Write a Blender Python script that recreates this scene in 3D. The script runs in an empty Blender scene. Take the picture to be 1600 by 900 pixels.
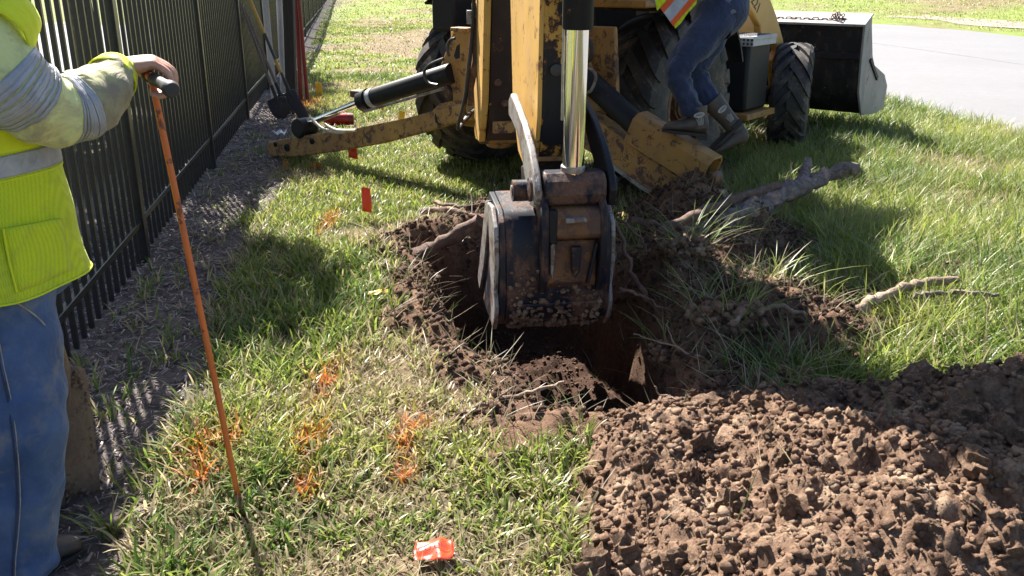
import bpy, bmesh, math, random
import numpy as np
from mathutils import Vector, Matrix
R = math.radians
random.seed(7); rng = np.random.default_rng(7)
SC = bpy.context.scene
COL = SC.collection

# ------------------------------------------------------------------ camera, sky, sun, exposure
PITCH, CAM_H, FPX = R(19.4), 1.61, 1410.0
cam_d = bpy.data.cameras.new('camera'); cam = bpy.data.objects.new('camera', cam_d); COL.objects.link(cam)
cam.location = (0, 0, CAM_H); cam.rotation_euler = (R(90) - PITCH, 0, 0)
cam_d.sensor_width = 36; cam_d.lens = 36 * FPX / 1600; cam_d.clip_start = 0.05; cam_d.clip_end = 2000
SC.camera = cam
SUN_EL, SUN_AZ = R(47), R(-28)            # azimuth from +Y towards +X: the sun stands ahead and to the left
sun_dir = Vector((math.sin(SUN_AZ) * math.cos(SUN_EL), math.cos(SUN_AZ) * math.cos(SUN_EL), math.sin(SUN_EL)))
world = bpy.data.worlds.new('World'); SC.world = world; world.use_nodes = True
wn = world.node_tree; bg = wn.nodes['Background']; sky = wn.nodes.new('ShaderNodeTexSky')
sky.sky_type = 'NISHITA'; sky.sun_disc = False; sky.sun_elevation = SUN_EL; sky.sun_rotation = SUN_AZ
wn.links.new(sky.outputs[0], bg.inputs[0]); bg.inputs[1].default_value = 0.052
sl = bpy.data.lights.new('sun', 'SUN'); sun = bpy.data.objects.new('sun', sl); COL.objects.link(sun)
sl.energy = 5.0; sl.angle = R(0.53); sl.color = (1.0, 0.95, 0.86)
sun.rotation_euler = sun_dir.to_track_quat('Z', 'Y').to_euler(); sun.location = (-6, 12, 14)
SC.view_settings.view_transform = 'Standard'; SC.view_settings.look = 'None'
SC.view_settings.exposure = 2.0; SC.view_settings.gamma = 1.0; SC.view_settings.use_curve_mapping = False
SC.render.engine = 'CYCLES'
SC.cycles.use_denoising = True; SC.cycles.max_bounces = 6; SC.cycles.transparent_max_bounces = 6
SC.cycles.sample_clamp_indirect = 6

# ------------------------------------------------------------------ measuring helpers (survey of the place)
_F = np.array([0, math.cos(PITCH), -math.sin(PITCH)]); _U = np.array([0, math.sin(PITCH), math.cos(PITCH)])
def ray(u, v): return _F * FPX + np.array([u - 800., 0, 0]) + _U * (450. - v)
def gz(u, v, z=0.0):
    d = ray(u, v); t = (z - CAM_H) / d[2]; return Vector(d * t) + Vector((0, 0, CAM_H))
def gy(u, v, y):
    d = ray(u, v); t = y / d[1]; return Vector(d * t) + Vector((0, 0, CAM_H))
def onp(u, v, P, n):
    d = Vector(ray(u, v)); o = Vector((0, 0, CAM_H)); n = Vector(n); t = (Vector(P) - o).dot(n) / d.dot(n); return o + d * t

# ------------------------------------------------------------------ noise
_T = rng.random((64, 256, 256)).astype(np.float32)
def vn(x, y, s=0):
    x = np.asarray(x, float); y = np.asarray(y, float)
    xi = np.floor(x).astype(int); yi = np.floor(y).astype(int); fx = x - xi; fy = y - yi
    fx = fx * fx * (3 - 2 * fx); fy = fy * fy * (3 - 2 * fy); T = _T[s % 64]
    a = T[xi % 256, yi % 256]; b = T[(xi + 1) % 256, yi % 256]; c = T[xi % 256, (yi + 1) % 256]; d = T[(xi + 1) % 256, (yi + 1) % 256]
    return (a * (1 - fx) + b * fx) * (1 - fy) + (c * (1 - fx) + d * fx) * fy
def fbm(x, y, o=4, s=0, g=0.5):
    r = 0; a = 1; t = 0
    for k in range(o):
        r = r + a * vn(np.asarray(x) * 2 ** k + 17.3 * k, np.asarray(y) * 2 ** k - 9.1 * k, s + k); t += a; a *= g
    return r / t
def worley(x, y, cell, s, rr=.78):
    """height of lumps: one hemisphere per jittered cell"""
    x = np.asarray(x, float) / cell; y = np.asarray(y, float) / cell; xi = np.floor(x).astype(int); yi = np.floor(y).astype(int); h = np.zeros(x.shape)
    for dx in (-1, 0, 1):
        for dy in (-1, 0, 1):
            a = (xi + dx) % 256; b = (yi + dy) % 256; px = xi + dx + _T[s][a, b]; py = yi + dy + _T[s + 1][a, b]; r = rr * (.45 + .75 * _T[s + 2][a, b])
            h = np.maximum(h, np.sqrt(np.clip(1 - ((x - px) ** 2 + (y - py) ** 2) / r ** 2, 0, 1)) * r)
    return h * cell
def sst(a, b, x):
    t = np.clip((np.asarray(x, float) - a) / (b - a), 0, 1); return t * t * (3 - 2 * t)

# ------------------------------------------------------------------ materials
def nmat(name):
    m = bpy.data.materials.new(name); m.use_nodes = True; nt = m.node_tree
    return m, nt, nt.nodes['Principled BSDF']
def nd(nt, t, **k):
    n = nt.nodes.new(t)
    for a, b in k.items():
        if a.startswith('i_'): n.inputs[int(a[2:])].default_value = b
        else: setattr(n, a, b)
    return n
def rgba(c): return (c[0], c[1], c[2], 1)
def coords(nt, kind='Object', scale=None):
    tc = nd(nt, 'ShaderNodeTexCoord'); o = tc.outputs[kind]
    if scale is not None:
        mp = nd(nt, 'ShaderNodeMapping'); mp.inputs['Scale'].default_value = scale
        nt.links.new(o, mp.inputs[0]); o = mp.outputs[0]
    return o
def noise(nt, co, scale, detail=4, rough=0.55, dist=0.0):
    n = nd(nt, 'ShaderNodeTexNoise'); n.inputs['Scale'].default_value = scale; n.inputs['Detail'].default_value = detail
    n.inputs['Roughness'].default_value = rough; n.inputs['Distortion'].default_value = dist
    nt.links.new(co, n.inputs['Vector']); return n.outputs['Fac']
def ramp(nt, fac, a, b, ca=0.0, cb=1.0):
    r = nd(nt, 'ShaderNodeMapRange'); r.inputs[1].default_value = a; r.inputs[2].default_value = b
    r.inputs[3].default_value = ca; r.inputs[4].default_value = cb; r.clamp = True
    nt.links.new(fac, r.inputs[0]); return r.outputs[0]
def mixc(nt, fac, a, b, mode='MIX'):
    m = nd(nt, 'ShaderNodeMix', data_type='RGBA', blend_type=mode)
    for sock, v in ((m.inputs[0], fac), (m.inputs[6], a), (m.inputs[7], b)):
        if isinstance(v, (tuple, list)): sock.default_value = rgba(v)
        elif isinstance(v, (int, float)): sock.default_value = v
        else: nt.links.new(v, sock)
    return m.outputs[2]
def bump(nt, b, h, strength, dist=0.01, prev=None):
    n = nd(nt, 'ShaderNodeBump'); n.inputs['Strength'].default_value = strength; n.inputs['Distance'].default_value = dist
    nt.links.new(h, n.inputs['Height'])
    if prev is not None: nt.links.new(prev, n.inputs['Normal'])
    nt.links.new(n.outputs[0], b.inputs['Normal']); return n.outputs[0]
def mth(nt, op, a, b=None):
    m = nd(nt, 'ShaderNodeMath', operation=op)
    for i, v in enumerate((a, b)):
        if v is None: continue
        if isinstance(v, (int, float)): m.inputs[i].default_value = v
        else: nt.links.new(v, m.inputs[i])
    return m.outputs[0]

def plain(name, c1, c2=None, scale=8, rough=0.6, metal=0.0, bmp=0.2, bscale=60, bdist=0.004, co_scale=None):
    m, nt, b = nmat(name); co = coords(nt, 'Object', co_scale)
    c2 = c2 or tuple(x * 0.7 for x in c1)
    n = noise(nt, co, scale, 6, 0.6)
    nt.links.new(mixc(nt, ramp(nt, n, 0.3, 0.7), c1, c2), b.inputs['Base Color'])
    b.inputs['Roughness'].default_value = rough; b.inputs['Metallic'].default_value = metal
    if bmp: bump(nt, b, noise(nt, co, bscale, 3), bmp, bdist)
    return m
def worn(name, paint, under, dirt, chip=0.56, chip_w=0.03, dirt_a=0.45, dirt_b=0.75, scale=6, rough=0.5, metal_under=0.0, rust=(0.10, 0.035, 0.015)):
    """painted steel: flaked paint over bare steel, rust rims, dried mud"""
    m, nt, b = nmat(name); co = coords(nt)
    n1 = noise(nt, co, scale, 8, 0.68, 0.6); n2 = noise(nt, co, scale * 7, 4, 0.7)
    n = mth(nt, 'ADD', mth(nt, 'MULTIPLY', n1, 0.75), mth(nt, 'MULTIPLY', n2, 0.25))
    ch = ramp(nt, n, chip, chip + chip_w); rim = ramp(nt, n, chip - 0.03, chip + 0.005)
    tone = noise(nt, co, 2.3, 4); p2 = mixc(nt, ramp(nt, tone, 0.3, 0.7), paint, tuple(x * 0.72 for x in paint))
    c = mixc(nt, rim, p2, rust); c = mixc(nt, ch, c, under)
    d = noise(nt, coords(nt, 'Object', (1, 1, 0.5)), scale * 0.6, 7, 0.65); dm = ramp(nt, d, dirt_a, dirt_b)
    dn = ramp(nt, noise(nt, co, 70, 3), 0.3, 0.7)
    c = mixc(nt, mth(nt, 'MULTIPLY', dm, ramp(nt, dn, 0, 1, 0.55, 1.0)), c, dirt)
    nt.links.new(c, b.inputs['Base Color'])
    rg = mth(nt, 'ADD', mth(nt, 'MULTIPLY', dm, 0.4), rough); nt.links.new(mth(nt, 'MINIMUM', rg, 0.95), b.inputs['Roughness'])
    h = mth(nt, 'ADD', mth(nt, 'MULTIPLY', ch, -0.4), mth(nt, 'MULTIPLY', mth(nt, 'MULTIPLY', dm, dn), 1.0))
    bump(nt, b, h, 0.5, 0.004)
    b.inputs['Specular IOR Level'].default_value = 0.5 if sum(paint) > 0.2 else 0.22
    return m
M = {}
MUD = (0.19, 0.10, 0.06)
M['yellow'] = worn('yellow_paint', (0.38, 0.20, 0.048), (0.05, 0.032, 0.022), (0.19, 0.105, 0.055), chip=0.578, dirt_a=0.42, dirt_b=0.85, scale=12)
M['yellow_scuffed'] = worn('scuffed_yellow_paint', (0.42, 0.225, 0.055), (0.035, 0.025, 0.02), MUD, chip=0.545, dirt_a=0.38, dirt_b=0.75, scale=14)
M['yellow_clean'] = worn('clean_yellow_paint', (0.62, 0.36, 0.10), (0.20, 0.12, 0.05), (0.35, 0.22, 0.10), chip=0.66, dirt_a=0.6, dirt_b=0.95, scale=4)
M['boom_dark'] = worn('dark_worn_boom_steel', (0.045, 0.033, 0.03), (0.42, 0.24, 0.08), (0.12, 0.07, 0.05), chip=0.62, dirt_a=0.45, dirt_b=0.8, scale=7, rough=0.55)
M['dipper_black'] = worn('black_dipper_steel', (0.022, 0.022, 0.026), (0.46, 0.26, 0.06), (0.10, 0.06, 0.04), chip=0.545, dirt_a=0.55, dirt_b=0.9, scale=4, rough=0.45)
M['dipper_side'] = worn('golden_dipper_side', (0.62, 0.36, 0.09), (0.26, 0.13, 0.05), (0.30, 0.16, 0.07), chip=0.60, dirt_a=0.5, dirt_b=0.9, scale=9)
M['bucket_steel'] = worn('muddy_bucket_steel', (0.016, 0.018, 0.028), (0.10, 0.085, 0.08), (0.17, 0.092, 0.062), chip=0.60, dirt_a=0.50, dirt_b=0.62, scale=13, rough=0.45)
M['cutter_steel'] = worn('polished_cutter_steel', (0.28, 0.265, 0.255), (0.13, 0.11, 0.10), (0.20, 0.12, 0.08), chip=0.54, dirt_a=0.55, dirt_b=0.8, scale=14, rough=0.4)
M['rusty'] = worn('rusty_casting', (0.20, 0.095, 0.03), (0.06, 0.032, 0.022), (0.13, 0.068, 0.042), chip=0.50, dirt_a=0.42, dirt_b=0.75, scale=12)
M['black_paint'] = worn('black_machine_paint', (0.014, 0.015, 0.019), (0.10, 0.10, 0.105), (0.10, 0.07, 0.05), chip=0.63, dirt_a=0.56, dirt_b=0.9, scale=10, rough=0.5)
M['loader_bucket'] = worn('black_loader_bucket', (0.016, 0.017, 0.022), (0.30, 0.29, 0.28), (0.08, 0.065, 0.055), chip=0.62, dirt_a=0.5, dirt_b=0.8, scale=15, rough=0.5)
M['bucket_side'] = worn('scraped_grey_bucket_side', (0.28, 0.27, 0.27), (0.10, 0.09, 0.085), (0.20, 0.16, 0.13), chip=0.6, dirt_a=0.5, dirt_b=0.85, scale=8, rough=0.5)
M['steel'] = plain('bare_steel', (0.45, 0.44, 0.43), (0.25, 0.22, 0.2), 20, 0.4, 0.7, 0.2)
M['galv'] = plain('grey_pipe', (0.42, 0.43, 0.46), (0.30, 0.30, 0.33), 9, 0.45, 0.0, 0.1)
M['chrome'] = plain('chrome_rod', (0.86, 0.85, 0.80), (0.80, 0.78, 0.70), 3, 0.10, 1.0, 0.0)
M['hose'] = plain('rubber_hose', (0.02, 0.02, 0.022), (0.035, 0.03, 0.028), 15, 0.5, 0, 0.1)
M['pale_hose'] = plain('pale_hose', (0.62, 0.56, 0.45), (0.4, 0.35, 0.28), 20, 0.5, 0, 0.1)
M['fence'] = plain('black_powder_coat', (0.012, 0.012, 0.014), (0.022, 0.021, 0.022), 30, 0.33, 0, 0.15, 200, 0.001)
M['red'] = plain('red_pole', (0.22, 0.016, 0.016), (0.14, 0.012, 0.013), 9, 0.45, 0, 0.1)
M['red_can'] = plain('red_can_gloss', (0.36, 0.01, 0.012), (0.28, 0.008, 0.01), 5, 0.25, 0, 0.0)
M['dark_wood'] = plain('dark_timber', (0.035, 0.028, 0.03), (0.018, 0.015, 0.016), 6, 0.8, 0, 0.5, 40, 0.004, (6, 6, 0.6))
M['orange'] = plain('orange_flag_film', (0.75, 0.055, 0.012), (0.62, 0.04, 0.01), 9, 0.35, 0, 0.2, 30)
M['yellow_flag'] = plain('yellow_flag_film', (0.75, 0.46, 0.01), (0.6, 0.36, 0.01), 9, 0.35, 0, 0.2, 30)
M['ink'] = plain('black_print', (0.012, 0.012, 0.012), (0.02, 0.02, 0.02), 9, 0.6, 0, 0)
M['rod_orange'] = worn('orange_probe_paint', (0.66, 0.155, 0.03), (0.22, 0.07, 0.03), (0.22, 0.10, 0.06), chip=0.6, dirt_a=0.52, dirt_b=0.8, scale=12)
M['grip'] = plain('black_rubber_grip', (0.022, 0.024, 0.028), (0.04, 0.04, 0.042), 18, 0.55, 0, 0.3, 90, 0.002)
M['yellow_handle'] = plain('yellow_fibreglass_handle', (0.55, 0.33, 0.05), (0.35, 0.2, 0.04), 20, 0.5)
M['wood_handle'] = plain('weathered_handle', (0.16, 0.12, 0.10), (0.09, 0.07, 0.06), 12, 0.75, 0, 0.3, 60, 0.002, (8, 8, 0.7))
M['blade'] = worn('dark_shovel_blade', (0.03, 0.03, 0.034), (0.14, 0.12, 0.11), (0.12, 0.08, 0.055), chip=0.6, dirt_a=0.45, dirt_b=0.7, scale=10)
M['muddy_blade'] = worn('mud_caked_blade', (0.15, 0.105, 0.075), (0.06, 0.045, 0.04), (0.22, 0.155, 0.105), chip=0.58, chip_w=0.05, dirt_a=0.35, dirt_b=0.6, scale=22, rough=0.85)
M['seat'] = plain('black_vinyl', (0.02, 0.02, 0.02), None, 8, 0.5)
M['leather'] = plain('muddy_boot_leather', (0.085, 0.062, 0.045), (0.035, 0.028, 0.024), 14, 0.6, 0, 0.5, 70, 0.003)
M['sole'] = plain('boot_sole', (0.028, 0.024, 0.022), None, 14, 0.8)
M['stitch'] = plain('pale_stitching', (0.45, 0.42, 0.38), None, 20, 0.6)
M['concrete'] = None

def rubber():
    m, nt, b = nmat('dusty_tyre_rubber'); co = coords(nt)
    n = noise(nt, co, 5, 6, 0.65); n2 = noise(nt, co, 45, 3)
    c = mixc(nt, ramp(nt, n, 0.42, 0.72), (0.018, 0.018, 0.020), (0.085, 0.07, 0.06))
    c = mixc(nt, ramp(nt, mth(nt, 'MULTIPLY', n, n2), 0.30, 0.42), c, (0.17, 0.115, 0.085))
    nt.links.new(c, b.inputs['Base Color']); b.inputs['Roughness'].default_value = 0.72
    bump(nt, b, n2, 0.35, 0.004); return m
M['rubber'] = rubber()

def fabric(name, c1, c2, weave=700, dirt=None, da=0.5, db=0.75, holes=0.0, wr=0.5, trans=0.0):
    m, nt, b = nmat(name); co = coords(nt)
    n = noise(nt, co, 7, 5, 0.6)
    c = mixc(nt, ramp(nt, n, 0.35, 0.7), c1, c2)
    if dirt: c = mixc(nt, ramp(nt, noise(nt, co, 9, 6, 0.65, 0.4), da, db), c, dirt)
    if holes:
        vo = nd(nt, 'ShaderNodeTexVoronoi'); vo.inputs['Scale'].default_value = weave; vo.inputs['Randomness'].default_value = 0.15
        nt.links.new(co, vo.inputs['Vector'])
        hole = ramp(nt, vo.outputs['Distance'], 0.28, 0.40, 1, 0)
        c = mixc(nt, mth(nt, 'MULTIPLY', hole, holes), c, tuple(x * 0.28 for x in c1))
    nt.links.new(c, b.inputs['Base Color']); b.inputs['Roughness'].default_value = 0.85
    b.inputs['Sheen Weight'].default_value = 0.15
    w = nd(nt, 'ShaderNodeTexNoise'); w.inputs['Scale'].default_value = 14; w.inputs['Detail'].default_value = 3; w.inputs['Distortion'].default_value = 1.2
    nt.links.new(co, w.inputs['Vector'])
    p = bump(nt, b, w.outputs['Fac'], wr, 0.02); bump(nt, b, noise(nt, co, weave, 2), 0.25, 0.002, p)
    if trans:
        tr = nd(nt, 'ShaderNodeBsdfTranslucent'); nt.links.new(c, tr.inputs[0]); mx = nd(nt, 'ShaderNodeMixShader'); mx.inputs[0].default_value = trans
        nt.links.new(b.outputs[0], mx.inputs[1]); nt.links.new(tr.outputs[0], mx.inputs[2]); nt.links.new(mx.outputs[0], nt.nodes['Material Output'].inputs[0])
    return m
M['vest'] = fabric('lime_mesh_vest', (0.66, 0.78, 0.012), (0.56, 0.70, 0.015), 240, (0.40, 0.43, 0.07), 0.50, 0.85, 0.5, 0.5, 0.12)
M['vest_plain'] = fabric('lime_vest_trim', (0.74, 0.82, 0.015), (0.66, 0.76, 0.02), 900, (0.4, 0.46, 0.08), 0.6, 0.9, 0, 0.3, 0.1)
M['shirt'] = fabric('pale_lime_sleeve', (0.66, 0.68, 0.32), (0.56, 0.60, 0.22), 900, (0.34, 0.30, 0.20), 0.46, 0.64, 0, 0.6)
M['shirt_dirty'] = fabric('dirty_lime_forearm', (0.42, 0.42, 0.20), (0.34, 0.30, 0.19), 900, (0.24, 0.20, 0.14), 0.40, 0.62, 0, 0.6)
M['denim'] = fabric('blue_denim', (0.028, 0.062, 0.160), (0.085, 0.135, 0.26), 500, (0.20, 0.19, 0.19), 0.52, 0.78, 0, 0.5)
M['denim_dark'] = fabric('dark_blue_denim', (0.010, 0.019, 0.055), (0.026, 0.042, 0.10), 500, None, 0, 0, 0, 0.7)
M['grey_shirt'] = fabric('grey_work_shirt', (0.10, 0.12, 0.16), (0.14, 0.15, 0.19), 700, None, 0, 0, 0, 0.6)
M['orange_tape'] = fabric('orange_tape', (0.75, 0.12, 0.02), (0.65, 0.1, 0.02), 600)
def silver():
    m, nt, b = nmat('silver_reflective_tape'); co = coords(nt)
    n = noise(nt, co, 16, 4); nt.links.new(mixc(nt, ramp(nt, n, 0.3, 0.7), (0.40, 0.41, 0.45), (0.26, 0.27, 0.31)), b.inputs['Base Color'])
    b.inputs['Roughness'].default_value = 0.45; b.inputs['Metallic'].default_value = 0.25
    bump(nt, b, noise(nt, co, 30, 3, 0.5, 1.0), 0.5, 0.01); return m
M['silver'] = silver()
def skin():
    m, nt, b = nmat('skin'); co = coords(nt)
    n = noise(nt, co, 40, 5); c = mixc(nt, ramp(nt, n, 0.35, 0.7), (0.52, 0.29, 0.21), (0.42, 0.20, 0.145))
    nt.links.new(c, b.inputs['Base Color']); b.inputs['Roughness'].default_value = 0.5
    b.inputs['Subsurface Weight'].default_value = 0.12; b.inputs['Subsurface Radius'].default_value = (0.01, 0.004, 0.002); b.inputs['Subsurface Scale'].default_value = 0.5
    bump(nt, b, noise(nt, co, 150, 4), 0.3, 0.002); return m
M['skin'] = skin()
M['hair'] = plain('brown_hair', (0.05, 0.03, 0.02), None, 40, 0.6, 0, 0.6, 120, 0.004)
M['hat'] = plain('white_hard_hat', (0.75, 0.75, 0.73), (0.7, 0.7, 0.68), 4, 0.3, 0, 0)

def bark(name, c1, c2, c3):
    m, nt, b = nmat(name); co = coords(nt)
    n = noise(nt, co, 18, 8, 0.7, 0.8); n2 = noise(nt, co, 60, 4)
    c = mixc(nt, ramp(nt, n, 0.35, 0.62), c1, c2); c = mixc(nt, ramp(nt, noise(nt, co, 7, 5), 0.56, 0.66), c, c3)
    nt.links.new(c, b.inputs['Base Color']); b.inputs['Roughness'].default_value = 0.9
    bump(nt, b, mth(nt, 'ADD', n, mth(nt, 'MULTIPLY', n2, 0.4)), 0.9, 0.015); return m
M['root'] = bark('root_bark', (0.16, 0.095, 0.07), (0.075, 0.045, 0.035), (0.24, 0.15, 0.10))
M['log'] = bark('grey_log_bark', (0.24, 0.19, 0.17), (0.07, 0.052, 0.048), (0.34, 0.22, 0.17))
M['pale_wood'] = bark('split_pale_wood', (0.42, 0.34, 0.29), (0.26, 0.20, 0.17), (0.5, 0.42, 0.36))
M['twig'] = bark('dry_twig', (0.30, 0.22, 0.16), (0.18, 0.12, 0.085), (0.36, 0.27, 0.2))
M['trunk'] = bark('tree_bark', (0.12, 0.09, 0.07), (0.06, 0.045, 0.035), (0.16, 0.12, 0.1))

def soil(name, attr=False, moist=False):
    m, nt, b = nmat(name); co = coords(nt)
    a, d, e = ((0.31, 0.20, 0.135), (0.115, 0.064, 0.042), (0.44, 0.315, 0.22))
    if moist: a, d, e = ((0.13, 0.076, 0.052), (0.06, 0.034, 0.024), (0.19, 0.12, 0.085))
    n = noise(nt, co, 22, 7, 0.7); c = mixc(nt, ramp(nt, n, 0.36, 0.64), a, d)
    c = mixc(nt, ramp(nt, noise(nt, co, 6, 6, 0.7), 0.52, 0.68), c, e)
    nt.links.new(c, b.inputs['Base Color']); b.inputs['Roughness'].default_value = 0.95
    b.inputs['Specular IOR Level'].default_value = 0.2
    p = bump(nt, b, noise(nt, co, 55, 6, 0.75), 0.9, 0.02); bump(nt, b, noise(nt, co, 190, 4, 0.7), 0.7, 0.006, p)
    return m
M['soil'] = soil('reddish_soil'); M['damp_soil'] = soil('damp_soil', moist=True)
def ground_mat():
    m, nt, b = nmat('lawn_ground'); co = coords(nt, 'Object')
    at = nd(nt, 'ShaderNodeAttribute', attribute_name='col')
    n = noise(nt, co, 30, 7, 0.72); k = ramp(nt, n, 0.25, 0.75, 0.55, 1.45)
    n2 = noise(nt, co, 1.7, 6, 0.65); k2 = ramp(nt, n2, 0.3, 0.7, 0.75, 1.25)
    kk = mth(nt, 'MULTIPLY', k, k2)
    cx = nd(nt, 'ShaderNodeCombineXYZ'); [nt.links.new(kk, cx.inputs[i]) for i in range(3)]
    nt.links.new(mixc(nt, 1.0, at.outputs['Color'], cx.outputs[0], 'MULTIPLY'), b.inputs['Base Color'])
    b.inputs['Roughness'].default_value = 0.95; b.inputs['Specular IOR Level'].default_value = 0.15
    p = bump(nt, b, noise(nt, co, 40, 6, 0.75), 0.9, 0.02); bump(nt, b, noise(nt, co, 170, 4, 0.7), 0.6, 0.006, p)
    return m
M['ground'] = ground_mat()
def road_mat():
    m, nt, b = nmat('pale_concrete_road'); co = coords(nt)
    n = noise(nt, co, 140, 5, 0.8); n2 = noise(nt, co, 0.5, 5, 0.6); n3 = noise(nt, co, 35, 4, 0.7)
    c = mixc(nt, ramp(nt, n, 0.3, 0.72), (0.165, 0.162, 0.168), (0.115, 0.112, 0.117))
    c = mixc(nt, ramp(nt, n3, 0.62, 0.74), c, (0.14, 0.137, 0.147))
    c = mixc(nt, ramp(nt, n2, 0.35, 0.7, 0, 0.35), c, (0.19, 0.187, 0.20))
    n4 = noise(nt, co, 9, 6, 0.75); c = mixc(nt, ramp(nt, n4, 0.40, 0.66, 0, 0.45), c, (0.12, 0.115, 0.12))
    nt.links.new(c, b.inputs['Base Color']); b.inputs['Roughness'].default_value = 0.85
    bump(nt, b, n, 0.4, 0.004); return m
M['road'] = road_mat()
M['joint'] = plain('road_joint', (0.16, 0.155, 0.155), (0.22, 0.21, 0.2), 20, 0.9)
M['asphalt'] = plain('grey_pavement', (0.20, 0.20, 0.215), (0.15, 0.15, 0.16), 3, 0.9, 0, 0.3, 150)
def attr_mat(name, trans=0.35, rough=0.5, spec=0.3):
    m, nt, b = nmat(name); at = nd(nt, 'ShaderNodeAttribute', attribute_name='col')
    nt.links.new(at.outputs['Color'], b.inputs['Base Color']); b.inputs['Roughness'].default_value = rough
    b.inputs['Specular IOR Level'].default_value = spec
    if trans:
        tr = nd(nt, 'ShaderNodeBsdfTranslucent'); nt.links.new(at.outputs['Color'], tr.inputs[0])
        mx = nd(nt, 'ShaderNodeMixShader'); mx.inputs[0].default_value = trans
        nt.links.new(b.outputs[0], mx.inputs[1]); nt.links.new(tr.outputs[0], mx.inputs[2]); nt.links.new(mx.outputs[0], nt.nodes['Material Output'].inputs[0])
    return m
M['grass'] = attr_mat('grass_blades', 0.45, 0.42, 0.45)
M['leaf'] = attr_mat('tree_leaves', 0.35, 0.5, 0.3)
M['chip'] = attr_mat('wood_chips', 0, 0.85, 0.2)
M['clod'] = M['soil']

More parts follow.
